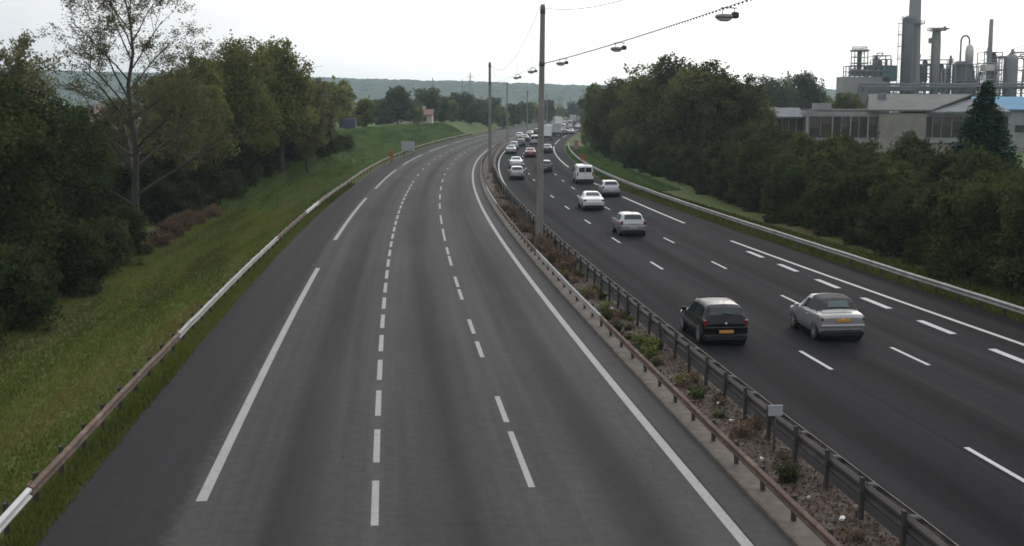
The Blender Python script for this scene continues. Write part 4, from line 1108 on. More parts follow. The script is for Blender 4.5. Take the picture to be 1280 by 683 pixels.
# van
def make_van(paintm):
    L = 4.9; root = thing('van', '', 'van'); Y = lambda t: t - L / 2
    st = [(0, .40, 1.10, 1.80, .80, .70), (.06, .32, 1.12, 1.93, .90, .76), (.3, .3, 1.14, 1.98, .93, .78), (3.0, .28, 1.14, 1.98, .93, .78), (3.5, .28, 1.12, 1.90, .93, .77), (4.1, .28, 1.10, 1.22, .91, .76), (4.6, .28, .90, 1.0, .87, .7), (4.86, .34, .6, .7, .76, .6), (4.9, .4, .5, .58, .66, .5)]
    t, P = car_rings(st, 40); b = MB(); rs = []
    for ti, p in zip(t, P):
        h = ring_half(p); rs.append([(x, Y(ti), z) for x, z in h] + [(-x, Y(ti), z) for x, z in reversed(h[1:-1])])
    b.loft(rs, smooth=True); b.build('body', paintm, root)
    for sx in (1, -1):
        b = MB(); b.rbox((sx * .36, Y(.018), 1.46), (.62, .06, .50), .02); b.build('rear_window', M['glass'], root)
        b = MB(); b.rbox((sx * .80, Y(.05), 1.02), (.13, .16, .42), .03); b.build('tail_light', M['tail'], root)
        b = MB(); b.rbox((sx * 1.0, Y(3.7), 1.2), (.2, .1, .24), .03); b.build('mirror', M['trim'], root)
        b = MB(); b.rbox((sx * .875, Y(3.3), 1.48), (.06, .8, .42), .02); b.build('side_window', M['glass'], root)
        for wy in (.95, 3.95):
            b = MB(); b.lathe([(.2, -.11), (.3, -.11), (.33, -.08), (.33, .08), (.3, .11), (.2, .11)], n=20); w = b.build('wheel', M['tyre'], root); w.location = (sx * .84, Y(wy), .33); w.rotation_euler = (0, R(90), 0)
            b = MB(); b.lathe([(.01, .09 * sx), (.21, .09 * sx), (.21, .115 * sx), (.01, .11 * sx)], n=16); b.build('rim', M['rim'], w)
    b = MB(); b.rbox((0, Y(0.0), .40), (1.74, .2, .2), .05); b.build('bumper', M['trim'], root)
    b = MB(); b.rbox((0, Y(-.01), .80), (.5, .03, .11), .01); b.build('number_plate', M['plate_w'], root)
    b = MB(); b.rbox((0, Y(.01), 1.15), (.02, .05, 1.4), .005); b.build('door_gap', M['trim'], root)
    return root
van = make_van(CP['white'])
drive(van, 731.5, 230, 4.9, 'white panel van in the right lane, ahead of the pale grey hatchback', first=True)
# lorry with a box body
def make_lorry(paintm):
    L = 8.6; root = thing('lorry', '', 'lorry'); Y = lambda t: t - L / 2
    b = MB(); b.rbox((0, Y(3.1), 2.25), (2.44, 6.2, 2.5), .05); b.build('cargo_box', paintm, root)
    b = MB(); b.box((0, Y(4.2), .8), (.9, 8.0, .25)); b.build('chassis', M['trim'], root)
    b = MB(); b.rbox((0, Y(7.5), 1.75), (2.3, 1.9, 2.3), .15); b.rbox((0, Y(7.2), 3.05), (2.0, 1.1, .5), .2); b.build('cab', paintm, root)
    b = MB(); b.rbox((0, Y(8.455), 2.2), (2.0, .06, .8), .03); b.build('windscreen', M['glass'], root)
    for sx in (1, -1):
        b = MB(); b.rbox((sx * .61, Y(-.015), 2.2), (1.15, .03, 2.3), .01); b.build('rear_door', paintm, root)
        b = MB(); b.rbox((sx * .95, Y(.02), .85), (.35, .1, .16), .03); b.build('tail_light', M['tail'], root)
        for wy in (1.5, 2.6, 7.3):
            b = MB(); b.lathe([(.25, -.18), (.45, -.18), (.5, -.13), (.5, .13), (.45, .18), (.25, .18)], n=20); w = b.build('wheel', M['tyre'], root); w.location = (sx * .98, Y(wy), .5); w.rotation_euler = (0, R(90), 0)
    b = MB(); b.rbox((0, Y(0.05), .6), (2.3, .12, .14), .03); b.build('bumper', M['trim'], root)
    return root
lor = make_lorry(CP['white'])
drive(lor, 682.5, 176, 8.6, 'white box lorry in the distance just right of the nearest mast', first=True)
drive(lor, 695.5, 171, 8.6, 'pale grey box lorry beside the white one, farther right', CP['palegrey'])
drive(van, 668, 181.5, 4.9, 'pale van just left of the nearest mast, far along the carriageway', CP['palegrey'])
drive(hat2, 646.5, 225, 3.83, 'silver hatchback close behind a white car, in the far left lane')
drive(sal, 645.5, 210.5, 4.33, 'white saloon just ahead of the silver hatchback in the far left lane')
drive(sal, 663, 197, 4.33, 'dark red car in the distance, left of the nearest mast', CP['red'])
drive(hat2, 682, 216, 3.83, 'small dark car low beside the right of the nearest mast', CP['dark'])
drive(sal, 684, 191.5, 4.33, 'charcoal car behind the white lorry, right of the nearest mast', CP['dark'])
drive(sal, 638.5, 193, 4.33, 'silver saloon far off in the left lane beside the median bend', CP['silver'])
drive(hat2, 642, 187.5, 3.83, 'pale hatchback just ahead of the far silver saloon', CP['palegrey'])
drive(hat2, 651, 183.5, 3.83, 'dark blue hatchback in the far queue of the left lanes', CP['blue'])
drive(sal, 656, 177, 4.33, 'charcoal saloon near the head of the far queue', CP['dark'])
drive(hat2, 649, 173.5, 3.83, 'white hatchback at the bend of the far left lane', CP['white'])
FQ = 'tiny cars in the distant traffic queue'
for (x_, y_, P_, L_, c) in [(706, 169, hat2, 3.83, 'dark'), (713, 168, sal, 4.33, 'grey'), (703, 163, van, 4.9, 'white'), (712, 162, hat2, 3.83, 'silver'), (690, 164, sal, 4.33, 'white'), (722, 161, hat2, 3.83, 'white'), (698, 159, lor, 8.6, 'white'), (712, 157.5, van, 4.9, 'palegrey'), (705, 156, sal, 4.33, 'red'), (716, 155, lor, 8.6, 'palegrey'), (662, 170.5, sal, 4.33, 'silver'), (671, 168, hat2, 3.83, 'dark'), (676, 163.5, sal, 4.33, 'white'), (684, 161, hat2, 3.83, 'grey')]:
    drive(P_, x_, y_, L_, 'tiny distant vehicle in the traffic queue at the far end of the busy carriageway', CP[c], FQ)

# ------------------------------------------------------------------ buildings
M['beige'] = simple('beige_render', (.21, .195, .17), (.16, .148, .128), .5, .9, c3=(.14, .125, .105), scale3=.25)
M['whitewall'] = simple('white_frame', (.22, .22, .215), (.16, .16, .155), .8, .8)
M['roofgrey'] = simple('pale_metal_roof', (.125, .122, .118), (.092, .09, .087), .3, .85, spec=.1, c3=(.12, .115, .11), scale3=.35)
M['roofslate'] = simple('grey_slate_roof', (.14, .15, .16), (.10, .105, .115), .8, .85, spec=.15)
M['roofblue'] = simple('blue_metal_roof', (.09, .21, .32), (.075, .17, .26), .4, .7, spec=.15)
M['darkglass'] = simple('dark_office_glass', (.022, .017, .015), (.034, .026, .022), .35, .35, spec=.25, kind='Object')
M['blind'] = simple('window_blind', (.07, .055, .046), (.05, .04, .034), 1., .8)
M['redroof'] = simple('red_tile_roof', (.15, .078, .062), (.115, .062, .05), .6, .9)
M['creamwall'] = simple('cream_wall', (.42, .36, .29), (.36, .30, .24), .5, .9)
M['bluedark'] = simple('dark_blue_sheet', (.03, .035, .08), (.025, .03, .06), 1, .6)
D = 170.
def wx(p_): return (p_ - 640) / FPX * (D * math.cos(PH) + .4)
def wz(py, d=D): return H_CAM + (Y0 - py) / FPX * d
ob = thing('office_building', 'low office with white framed windows and a blank beige wall behind the thicket', 'building', (wx(1075), D, 0))
ox = wx(1075)
def lx(p_): return wx(p_) - ox
zr = wz(139.5); zb_ = -.2
def wall(name, p0, p1, z0, z1, dep, y0, mat, label=None):
    o = MB().box(((lx(p0) + lx(p1)) / 2, y0 + dep / 2, (z0 + z1) / 2), (lx(p1) - lx(p0), dep, z1 - z0)).build(name, M[mat], ob)
    return tag(o, label)
wall('wall', 1010, 1098, -.3, wz(178), 10, .35, 'beige')
wall('wall', 1098, 1157, -.3, zr - .25, 10.6, -.25, 'beige', 'blank beige wall block')
wall('wall', 1157, 1262, -.3, wz(178), 10, .35, 'beige')
wall('wall', 948, 1010, -.3, wz(181), 12, 2.2, 'beige')
# window bands: dark glass, each bay its own window with white frame
def window(p0, p1, z0, z1, y0, nb=0, blind=0.):
    w = lx(p1) - lx(p0); cx = (lx(p0) + lx(p1)) / 2
    g = MB().box((cx, y0 + .30, (z0 + z1) / 2), (w, .12, z1 - z0)).build('window', M['darkglass'], ob)
    b = MB()
    for s in (-1, 1): b.box((cx + s * (w / 2 - .025), y0 + .17, (z0 + z1) / 2), (.035, .16, z1 - z0 - .01))
    b.box((cx, y0 + .168, z0 + .06), (w - .09, .15, .07)); b.box((cx, y0 + .168, z1 - .06), (w - .09, .15, .07))
    for k in range(nb): b.box((cx - w / 2 + w * (k + 1) / (nb + 1), y0 + .166, (z0 + z1) / 2), (.06, .12, z1 - z0 - .23))
    b.build('window_frame', M['whitewall'], g)
    if blind:
        MB().box((cx, y0 + .225, z1 - .12 - (z1 - z0) * blind / 2), (w - .26, .02, (z1 - z0) * blind)).build('blind', M['blind'], g)
zt_, zl = wz(145), wz(172.5)
for p0, p1, bl in [(1012, 1026, .5), (1026.3, 1041, .3), (1041.3, 1052, 0), (1052.3, 1063, .45), (1063.3, 1074, .2), (1074.3, 1085, 0), (1085.3, 1097.7, .35), (1157.3, 1166, 0), (1166.3, 1177, .3), (1177.3, 1190, .4), (1190.3, 1205, .2), (1205.3, 1220, 0), (1220.3, 1236, 0), (1236.3, 1261, 0)]:
    window(p0, p1, zl, zt_, 0, 0, bl)
for p0, p1 in [(950, 958), (958.3, 966), (966.3, 974), (974.3, 982), (982.3, 990), (990.3, 1000), (1000.3, 1009.5)]:
    window(p0, p1, wz(176), wz(148), 2.0, 0, 0)
wall('fascia', 1009, 1098, zt_ + .005, zr, 10.2, .1, 'whitewall'); wall('fascia', 1157, 1262, zt_ + .005, zr, 10.2, .1, 'whitewall')
wall('sill_band', 1009.5, 1097.8, wz(178) + .005, zl - .005, .5, -.02, 'whitewall'); wall('sill_band', 1157.2, 1262, wz(178) + .005, zl - .005, .5, -.02, 'whitewall')
wall('pilaster', 1007.5, 1010.5, -.3, zr + .1, .5, -.25, 'whitewall')
for pq in (1040.5, 1063, 1085): wall('mullion', pq - .8, pq + .8, zl, zt_, .12, -.12, 'whitewall')
b = MB()
x0, x1 = lx(945), lx(1012)
b.loft([[(x0, 1.6, wz(147)), (x1, 1.6, wz(147)), (x1, 1.6, wz(147) + .12), (x0, 1.6, wz(147) + .12)], [(x0 + 1.2, 6.5, wz(136)), (x1, 6.5, wz(136)), (x1, 6.5, wz(136) + .12), (x0 + 1.2, 6.5, wz(136) + .12)]])
b.build('slate_roof', M['roofslate'], ob)
b = MB(); b.rbox(((lx(1022) + lx(1108)) / 2, 5, zr + .15), (lx(1108) - lx(1022), 9, .3), .05); b.build('roof', M['roofgrey'], ob)
b = MB(); b.box((lx(1033), 3, wz(134)), (2.0, 3, 1.1)); b.build('roof_hut', M['whitewall'], ob)
# big pale pitched roof with a slanted verge
b = MB(); zl_, zh = wz(138), wz(118, D + 8.5); k1 = (D + 8.5) / D; sx_ = lambda p_, k_: wx(p_) * k_ - ox
xa, xb = sx_(1084, 1), sx_(1162, 1); xc, xd = sx_(1084, k1), sx_(1213, k1)
b.loft([[(xa, -.5, zl_ - .12), (xb, -.5, zl_ - .12), (xb, -.5, zl_ + .1), (xa, -.5, zl_ + .1)],
        [(xc, 8.5, zh - .2), (xd, 8.5, zh - .2), (xd, 8.5, zh), (xc, 8.5, zh)],
        [(xc + 2, 17, zl_ + .2), (xd + 3, 17, zl_ + .2), (xd + 3, 17, zl_ + .4), (xc + 2, 17, zl_ + .4)]])
g_ = MB(); g_.add([(xa + .15, -.2, zl_ - .5), (xc + .15, 8.5, zl_ - .5), (xc + 2.1, 16.8, zl_ - .5), (xa + .15, -.2, zl_ - .13), (xc + .15, 8.5, zh - .22), (xc + 2.1, 16.8, zl_ + .1), (xa + .4, -.2, zl_ - .5), (xc + .4, 8.5, zl_ - .5), (xc + 2.4, 16.8, zl_ - .5), (xa + .4, -.2, zl_ - .13), (xc + .4, 8.5, zh - .22), (xc + 2.4, 16.8, zl_ + .1)],
    [(0, 1, 4, 3), (1, 2, 5, 4), (7, 6, 9, 10), (8, 7, 10, 11), (6, 0, 3, 9), (2, 8, 11, 5)]); g_.build('gable_wall', M['beige'], ob)
b.build('pitched_roof', M['roofgrey'], ob)
b = MB(); b.loft([[(lx(1160.4), -.3, zr - .3), (lx(1262), -.3, zr - .3), (lx(1262), -.3, zr), (lx(1160.4), -.3, zr)], [(lx(1212), 8.4, zh - 1.), (lx(1262), 8.4, zh - 1.), (lx(1262), 8.4, zh - .7), (lx(1212), 8.4, zh - .7)]]); b.build('dark_roof', M['roofslate'], ob)
b = MB(); b.rbox((lx(1116), 5.5, wz(126)), (1.0, 1.0, 2.0), .1); b.build('roof_vent', M['roofslate'], ob)
# blue roofed shed
d2 = 215.
bx = px(1268, d2)
bs = thing('shed', 'long shed with a pale blue metal roof at the right edge', 'building', (bx, d2, 0))
hw = 11.5; e_, rg_ = wz(137, d2), wz(121, d2)
MB().box((2, 6, e_ / 2 - .15), (hw * 2, 11.6, e_ - .1)).build('wall', M['whitewall'], bs)
b = MB(); b.loft([[(2 - hw - .4, -.4, e_ - .15), (2 - hw - .4, 6, rg_ - .15), (2 - hw - .4, 12.4, e_ - .15), (2 - hw - .4, 12.4, e_ + .05), (2 - hw - .4, 6, rg_), (2 - hw - .4, -.4, e_ + .05)], [(2 + hw, -.4, e_ - .15), (2 + hw, 6, rg_ - .15), (2 + hw, 12.4, e_ - .15), (2 + hw, 12.4, e_ + .05), (2 + hw, 6, rg_), (2 + hw, -.4, e_ + .05)]])
b.build('roof', M['roofblue'], bs)
for k in range(5):
    MB().rbox((-7 + k * 4, .16, e_ * .55), (1.6, .12, 1.2), .02).build('window', M['darkglass'], bs)
# houses on and beyond the bank
def house(pc, d, w, dep, pe, pr, mat, roof, label, rz=0., nwin=3, chim=True):
    x = px(pc, d); z0 = gz(x, d) - .3; t = thing('house', label, 'building', (x, d, z0), rz)
    e_, r_ = wz(pe, d) - z0, wz(pr, d) - z0
    MB().box((0, 0, e_ / 2), (w, dep, e_)).build('wall', M[mat], t)
    b = MB(); b.loft([[(sx * (w / 2 + .35), -dep / 2 - .35, e_ - .1), (sx * (w / 2 + .35), 0, r_ - .1), (sx * (w / 2 + .35), dep / 2 + .35, e_ - .1), (sx * (w / 2 + .35), dep / 2 + .35, e_ + .1), (sx * (w / 2 + .35), 0, r_ + .12), (sx * (w / 2 + .35), -dep / 2 - .35, e_ + .1)] for sx in (-1, 1)])
    rf = b.build('roof', M[roof], t)
    if chim: MB().rbox((w * .3, .3, r_ + .2), (.7, .7, 1.3), .03).build('chimney', M['creamwall'], rf)
    for k in range(nwin):
        xx = -w / 2 + w * (k + .5) / nwin
        g = MB().box((xx, -dep / 2 - .01, e_ * .62), (.9, .08, 1.1)).build('window', M['darkglass'], t)
        MB().box((xx, -dep / 2 - .06, e_ * .62 - .62), (1.1, .16, .08)).build('sill', M['whitewall'], g)
house(514, 316, 11, 7, 143.5, 137, 'creamwall', 'redroof', 'cream house with a red tiled roof above the grassy bank')
house(484, 318, 5.5, 6, 143, 138, 'whitewall', 'roofslate', 'small white house with a grey roof left of the red roofed one')
house(574, 400, 3.0, 3, 147, 144, 'whitewall', 'roofslate', 'tiny white hut among the far trees on the bank', nwin=1, chim=False)
house(114, 178, 5.0, 8, 143, 136, 'creamwall', 'redroof', 'cream house glimpsed through the tall open tree')
house(606, 410, 4.5, 4, 146, 143, 'whitewall', 'roofgrey', 'pale low house beside the second mast, beyond the bank', nwin=2, chim=False)
x = px(436, 226); t = thing('container', 'dark blue container under the pointed tree on the bank', 'container', (x, 226, gz(x, 226) - .7), .1)
b = MB()
b.rbox((0, 0, 1.25), (2.5, 5, 2.3), .03)
for k in range(11): b.box((-1.1 + k * .22, -2.52, 1.25), (.09, .06, 2.0))
b.build('body', M['bluedark'], t); MB().rbox((0, 0, 2.45), (2.6, 5.1, .1), .02).build('roof', M['bluedark'], t)

# ------------------------------------------------------------------ refinery, about 400 m away
M['steel'] = simple('grey_refinery_steel', (.155, .155, .16), (.11, .11, .115), .25, .6, .1)
M['steeldark'] = simple('dark_refinery_steel', (.085, .085, .092), (.06, .06, .066), .3, .7)
M['stackconc'] = simple('stack_concrete', (.20, .19, .185), (.155, .148, .145), .08, .85, stretch=(1, 1, .2))
M['vessel'] = simple('pale_vessel', (.45, .44, .41), (.38, .37, .35), .3, .5)
M['teal'] = simple('teal_cladding', (.07, .13, .13), (.06, .10, .10), .3, .7)
DR_ = 410.
def RX(p_): return (p_ - 640) / FPX * (DR_ * math.cos(PH) - 1.7)
def RZ(py): return H_CAM + (Y0 - py) / FPX * DR_
S_ = DR_ / FPX
def site(name, label, cat, p_, dd=0): return thing(name, label, cat, (RX(p_), DR_ + dd, 0))
def platform(b, r, z, n=16, c=(0, 0)):
    b.lathe([(r * .35, z - .1), (r, z - .1), (r, z + .05), (r * .35, z + .05)], (c[0], c[1], 0), n, smooth=False)
    for k in range(n):
        a = 2 * math.pi * k / n; b.tube((c[0] + r * math.cos(a), c[1] + r * math.sin(a), z), (c[0] + r * math.cos(a), c[1] + r * math.sin(a), z + 1.1), .06, n=4)
    for zz in (.55, 1.1): b.path([(c[0] + r * math.cos(2 * math.pi * k / n), c[1] + r * math.sin(2 * math.pi * k / n), z + zz) for k in range(n + 1)], .05, 4)
def ladder(b, x, y, z0, z1, cage=True):
    for s in (-.25, .25): b.tube((x + s, y, z0), (x + s, y, z1), .05, n=4)
    z = z0
    while z < z1:
        b.box((x, y, z), (.5, .05, .06))
        if cage and int((z - z0) / .6) % 3 == 0: b.path([(x + .5 * math.cos(a), y - .5 * math.sin(a), z) for a in np.linspace(0, math.pi, 6)], .04, 4)
        z += .6
def frame(b, x0, x1, y0, y1, z0, z1, nx, nz, r=.14, brace=True):
    xs = np.linspace(x0, x1, nx + 1); zs = np.linspace(z0, z1, nz + 1)
    for y in (y0, y1):
        for x in xs: b.box((x, y, (z0 + z1) / 2), (r * 2, r * 2, z1 - z0))
        for z in zs[1:]: b.box(((x0 + x1) / 2, y, z), (x1 - x0 + .1, r * 1.6, r * 1.7))
        if brace:
            for i in range(nx):
                for k in range(nz):
                    if (i + k) % 2 == 0: b.tube((xs[i], y, zs[k]), (xs[i + 1], y, zs[k + 1]), r * .5, n=4)
    for z in zs[1:]:
        b.box(((x0 + x1) / 2, (y0 + y1) / 2, z - .07), (x1 - x0 - .3, y1 - y0 - .3, .1))
        for y in (y0, y1): b.box(((x0 + x1) / 2, y, z + 1.), (x1 - x0, .06, .06))
# main stack
t = site('refinery_stack', 'tallest concrete refinery chimney running out of the top of the picture', 'chimney', 1140.8)
MB().lathe([(2.5, -1), (2.45, RZ(100)), (2.2, RZ(60)), (1.85, RZ(0)), (1.6, 62), (1.35, 62), (1.35, 61)], n=28).build('shaft', M['stackconc'], t)
b = MB(); platform(b, 3.3, RZ(33)); platform(b, 2.7, 55); b.build('platform', M['steeldark'], t)
b = MB(); ladder(b, 0, -2.7, RZ(100), RZ(34)); b.build('ladder', M['steeldark'], t)
# dark column beside it
t = site('distillation_column', 'dark upright column right against the tall chimney, with a ladder on its left', 'refinery column', 1126.5, -5)
MB().lathe([(1.75, -1), (1.75, RZ(29)), (1.4, RZ(26.5)), (.6, RZ(25)), (.1, RZ(24.5))], n=24).build('shell', M['steeldark'], t)
b = MB()
for py in (33, 47, 61, 76): b.box((-2.4, 0, RZ(py)), (1.7, 2.4, .14)); b.box((-3.2, 0, RZ(py) + 1), (.07, 2.4, .07)); b.box((-2.4, -1.2, RZ(py) + 1), (1.7, .07, .07)); b.box((-2.4, -1.2, RZ(py) + .5), (1.7, .07, .07))
platform(b, 2.2, RZ(28.5), 12)
for s in (-3.2, -2.0): b.tube((s, -.9, 0), (s, -.9, RZ(33)), .09, n=5)
ladder(b, -2.6, -.4, 0, RZ(33), False); b.build('stair_frame', M['steel'], t)
# left block and derrick
t = site('process_block', 'broad grey process block at the left end of the refinery', 'refinery unit', 1085)
b = MB(); b.rbox((-1.2, 1, RZ(97) / 2 - 1), (58 * S_, 8, RZ(97) + 2), .1); b.build('concrete_base', M['stackconc'], t)
b = MB(); frame(b, -26 * S_, 10 * S_, -3, 4, RZ(97), RZ(84), 5, 2); b.rbox((-8 * S_, .5, RZ(92)), (7, 4, 2.2), .2); b.rbox((4 * S_, .5, RZ(90)), (3.4, 5, 3), .2); b.build('steel_frame', M['steel'], t)
b = MB(); b.rbox((24 * S_, 0, RZ(93)), (18 * S_, 6, 5.2), .1); b.build('cladding', M['teal'], t)
b = MB(); frame(b, 6 * S_, 27 * S_, -2, 3, RZ(88), RZ(76), 3, 1, .12); b.lathe([(.8, 0), (.8, 2.2), (.3, 2.7)], (14 * S_, 0, RZ(86)), 12); b.build('upper_frame', M['steel'], t)
b = MB(); b.path([(8 * S_, -3, RZ(86)), (8 * S_, -3, RZ(77)), (20 * S_, -3, RZ(76)), (20 * S_, -3, RZ(88))], .22, 7); b.path([(-20 * S_, -3.5, RZ(90)), (26 * S_, -3.5, RZ(90))], .18, 7); b.build('pipes', M['steel'], t)
t = site('derrick', 'short derrick with a wide top deck above the left process block', 'refinery tower', 1074)
b = MB(); b.lathe([(.75, RZ(90)), (.75, RZ(66)), (.5, RZ(64))], n=14); b.build('pipe_column', M['steeldark'], t)
b = MB(); frame(b, -8 * S_, 8 * S_, -2, 2, RZ(88), RZ(66), 1, 3, .13); b.box((0, 0, RZ(65)), (20 * S_, 5, .5)); platform(b, 2.4, RZ(64)); b.build('frame', M['steel'], t)
# flare-like tower
t = site('flare_tower', 'slim tower with a flat wide head to the right of the tall chimney', 'refinery tower', 1169)
MB().lathe([(1.5, -1), (1.5, RZ(55)), (1.3, RZ(42)), (1.3, RZ(39))], n=20).build('shell', M['stackconc'], t)
b = MB(); platform(b, 3.0, RZ(41), 14); b.box((-6 * S_, 0, RZ(53)), (1.6, 1.6, 1.6)); b.box((1, 0, RZ(41) + .6), (5.4, 3, .5)); b.box((9.5 * S_, 0, RZ(38.5)), (.5, .5, 1.6)); ladder(b, -1.8, 0, RZ(90), RZ(42)); b.build('head_platform', M['steel'], t)
b = MB(); b.path([(2.0, -.6, 0), (2.0, -.6, RZ(90)), (2.0, -.6, RZ(88)), (3.3, -.6, RZ(88)), (3.3, -.6, 0)], .3, 7); b.build('pipe', M['steel'], t)
t = site('process_unit', 'steel frame between the tall chimney and the slim tower', 'refinery unit', 1156, 4)
b = MB(); frame(b, -7 * S_, 9 * S_, -3, 3, 0, RZ(76), 2, 5, .16); b.build('frame', M['steeldark'], t)
b = MB(); b.rbox((-3 * S_, 0, RZ(95)), (2.6, 3, 7), .3); b.lathe([(.9, 0), (.9, 6.5), (.4, 7.2)], (4 * S_, -1, RZ(103)), 14); b.build('vessel', M['steel'], t)
b = MB(); b.path([(-12 * S_, -3.4, RZ(83)), (8 * S_, -3.4, RZ(83)), (8 * S_, -3.4, RZ(104))], .28, 7); b.build('pipe', M['steel'], t)
# vessel with gooseneck
t = site('reactor', 'squat reactor with a pale domed vessel and a hooked pipe on top', 'refinery unit', 1204)
b = MB(); b.lathe([(3.2, -1), (3.2, RZ(84)), (2.9, RZ(80)), (2.2, RZ(78))], n=22); b.build('shell', M['steeldark'], t)
b = MB(); frame(b, -14 * S_, 12 * S_, -3.6, 3.6, 0, RZ(82), 2, 4, .14); b.build('frame', M['steel'], t)
b = MB(); b.lathe([(1.3, RZ(80)), (1.35, RZ(66)), (1.1, RZ(60)), (.5, RZ(57.5)), (.1, RZ(57))], (7 * S_, 0, 0), 18); b.build('dome_vessel', M['vessel'], t)
arc = [(-4 * S_ , 0, RZ(80)), (-4 * S_, 0, RZ(55))] + [((1.2 + 5.2 * math.cos(a)) * S_, 0, RZ(53 - 6 * math.sin(a))) for a in np.linspace(math.pi, 0, 9)] + [(6.4 * S_, 0, RZ(57))]
MB().path(arc, .33, 8).build('hooked_pipe', M['steel'], t)
t = site('vent_pipe', 'thin tall vent pipe standing alone between reactor and right hand drum', 'chimney', 1236.5)
MB().lathe([(.85, -1), (.75, RZ(60)), (.65, RZ(27)), (.5, RZ(27))], n=14).build('shaft', M['steel'], t)
b = MB(); b.rbox((0, 0, RZ(86)), (4.5, 4, 2.2), .15); frame(b, -2.6, 2.6, -2, 2, 0, RZ(80), 1, 4, .1); b.build('support_frame', M['vessel'], t)
t = site('storage_drum', 'upright grey drum with pipes across its top at the right edge', 'refinery unit', 1263.5)
MB().lathe([(2.3, -1), (2.3, RZ(75)), (1.9, RZ(72)), (.9, RZ(70)), (.1, RZ(69.5))], n=22).build('shell', M['steel'], t)
b = MB(); frame(b, -22 * S_, -10 * S_, -2.5, 2.5, 0, RZ(74), 1, 6, .12); b.build('scaffold', M['steeldark'], t)
b = MB(); b.path([(-20 * S_, 0, RZ(72.5)), (30 * S_, 0, RZ(72.5))], .22, 7); b.path([(-4 * S_, -1, RZ(72)), (-2 * S_, -1, RZ(67.5)), (30 * S_, -1, RZ(67.5))], .28, 7); b.path([(0, 0, RZ(69)), (1, 0, RZ(62)), (5, 0, RZ(59))], .1, 6); b.build('pipes', M['steel'], t)
# pipe rack along the foot of the units
t = site('pipe_rack', 'long dark pipe rack along the foot of the refinery units', 'pipe rack', 1160, -9)
b = MB(); frame(b, -92 * S_, 112 * S_, -2, 2, 0, RZ(110), 16, 2, .16, False); b.build('frame', M['steeldark'], t)
b = MB()
for k, py in enumerate((111.5, 109.5, 107, 106.0)): b.path([(-92 * S_, -1.5 + k, RZ(py)), (112 * S_, -1.5 + k, RZ(py))], .3, 7)
b.rbox((-50 * S_, 0, RZ(112)), (80 * S_, 4, 1.6), .2)
b.build('pipes', M['steeldark'], t)
for i, (p_, py, r_) in enumerate([(1183, 96, .5), (1189, 88, .35), (1222, 99, .6), (1229, 91, .4), (1248, 103, .8)]):
    t = site('small_column', ['short thin column right of the slim tower', 'thin column left of the reactor', 'short column right of the reactor', 'thin column beside the vent pipe', 'stubby column left of the right hand drum'][i], 'refinery column', p_, 3)
    MB().lathe([(r_, -1), (r_, RZ(py) - .4), (r_ * .5, RZ(py)), (r_ * .1, RZ(py) + .1)], n=12).build('shell', M['steel'], t)
    b = MB(); b.path([(r_ + .2, -.5, 0), (r_ + .2, -.5, RZ(py + 3)), (0, -.5, RZ(py - 1)), (0, 0, RZ(py + 1))], .14, 6); platform(b, r_ + .7, RZ(py + 5), 8); b.build('platform', M['steeldark'], t)

for i, (p_, top, nx_, w_, dd, lab) in enumerate([(1092, 82, 2, 9, 14, 'open lattice bay behind the left process block'), (1110, 70, 1, 6, 10, 'tall lattice bay just left of the dark column'), (1186, 80, 2, 9, 12, 'lattice bay behind the thin columns right of the slim tower'),
        (1224, 84, 1, 8, 8, 'lattice bay between the reactor and the vent pipe'), (1250, 66, 1, 6, 9, 'tall lattice bay left of the right hand drum'), (1284, 74, 2, 12, 6, 'lattice bay at the right picture edge')]):
    t = site('lattice_bay', lab, 'refinery unit', p_, dd); b = MB()
    frame(b, -w_ / 2, w_ / 2, -3, 3, 0, RZ(top), nx_, max(3, int((130 - top) / 9)), .13); b.build('lattice_steel', M['steel'], t)
    r_ = random.Random(i); b = MB()
    for k in range(4):
        xx = r_.uniform(-w_ * .4, w_ * .4); zz = RZ(top) * r_.uniform(.75, 1.08); b.path([(xx, -3.3, 0), (xx, -3.3, zz), (xx + r_.uniform(-4, 4), -3.3, zz), (xx + r_.uniform(-4, 4), -3.3, zz * .8)], .17, 6)
    b.build('pipes', M['steeldark'], t)
    b = MB(); b.lathe([(1.1, RZ(top) * .55), (1.1, RZ(top) * .92), (.6, RZ(top) * .99), (.1, RZ(top))], (r_.uniform(-2, 2), 0, 0), 14); b.build('vessel', M['steel' if i % 2 else 'steeldark'], t)
for i, (p_, top, r_, lab) in enumerate([(1100, 77, .7, 'slim column above the teal cladding'), (1153, 64, .5, 'thin pipe stack between the chimney and the slim tower'), (1178, 73, .45, 'thin pipe stack close right of the slim tower'), (1196, 70, .4, 'thin pipe stack at the left of the reactor'), (1220, 78, .7, 'column at the right of the reactor dome'), (1243, 60, .35, 'thin pipe stack right of the lone vent pipe'), (1274, 62, .5, 'pipe stack right of the drum at the picture edge')]):
    t = site('pipe_stack', lab, 'refinery column', p_, 6)
    MB().lathe([(r_, -1), (r_, RZ(top) - .3), (r_ * .7, RZ(top)), (r_ * .4, RZ(top))], n=12).build('shell', M['steel' if i % 2 else 'steeldark'], t)
    b = MB(); platform(b, r_ + .8, RZ(top + 9), 8); b.path([(r_ + .25, -.3, 0), (r_ + .25, -.3, RZ(top + 4)), (0, -.3, RZ(top + 2))], .1, 5); b.build('platform', M['steeldark'], t)

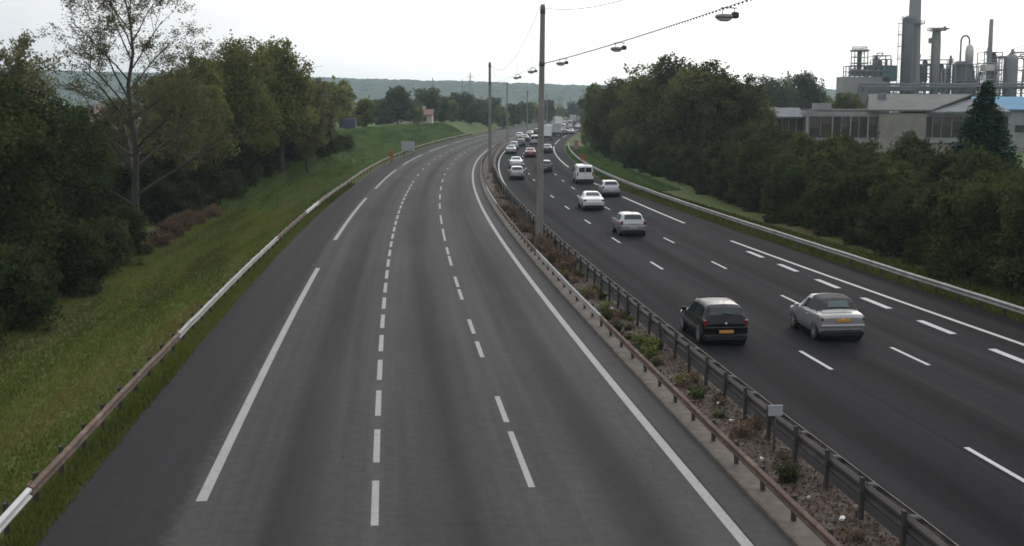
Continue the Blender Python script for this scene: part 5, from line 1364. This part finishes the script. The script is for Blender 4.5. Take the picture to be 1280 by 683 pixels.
# far gantry over the carriageway and masts on the skyline
gy = 560.; gx0, gx1 = px(688, gy), px(742, gy)
t = thing('road_gantry', 'thin dark gantry across the far end of the carriageway', 'gantry', ((gx0 + gx1) / 2, gy, 0))
b = MB(); w = gx1 - gx0
for z in (4.3, 5.3): b.box((0, 0, z), (w, .3, .22))
for k in range(14): b.tube((-w / 2 + w * k / 14, 0, 4.3), (-w / 2 + w * (k + 1) / 14, 0, 5.3 if k % 2 else 4.3), .07, n=4)
b.build('beam', M['steeldark'], t)
for s in (-1, 1): MB().tube((s * w / 2, 0, -.3), (s * w / 2, 0, 5.5), .22, n=8).build('post', M['steeldark'], t)
def lattice(p_, d, top, label, w=2.2):
    x = px(p_, d); z1 = wz(top, d); t = thing('lattice_mast', label, 'mast', (x, d, 0)); b = MB()
    for sx, sy in ((-1, -1), (1, -1), (1, 1), (-1, 1)): b.tube((sx * w, sy * w, -1), (sx * .2, sy * .2, z1), .28, .15, 4)
    n = 8
    for k in range(n):
        f0, f1 = 1 - k / n, 1 - (k + 1) / n
        b.tube((-w * f0, -w * f0, z1 * k / n), (w * f1, -w * f1, z1 * (k + 1) / n), .12, n=4); b.tube((w * f0, w * f0, z1 * k / n), (-w * f1, w * f1, z1 * (k + 1) / n), .12, n=4)
    b.build('lattice', M['steel'], t); MB().box((0, 0, z1 - 3), (w * 2.6, .3, .3)).box((0, 0, z1 - 6), (w * 3, .3, .3)).build('crossarms', M['steel'], t)
lattice(588, 900, 92, 'tallest lattice mast on the skyline left of the second lighting mast')
lattice(541, 1000, 98, 'lattice mast on the skyline above the red roofed house')
lattice(578, 1050, 100, 'low lattice mast on the skyline close left of the tallest one')
lattice(700, 800, 119, 'distant mast beyond the traffic, left of a pair')
lattice(713, 800, 121, 'distant mast beyond the traffic, right of a pair')

# ------------------------------------------------------------------ haze
hm = bpy.data.materials.new('haze'); hm.use_nodes = True; hn = hm.node_tree
hn.nodes.remove(hn.nodes['Principled BSDF'])
pv = nd(hn, 'ShaderNodeVolumePrincipled'); pv.inputs['Color'].default_value = (.74, .92, 1, 1); pv.inputs['Density'].default_value = .00018; pv.inputs['Anisotropy'].default_value = .2
hn.links.new(pv.outputs[0], hn.nodes['Material Output'].inputs['Volume'])
hz = MB(); hz.box((0, 1650, 40.), (5600, 3600, 84.)); tag(hz.build('haze', hm), kind='stuff')
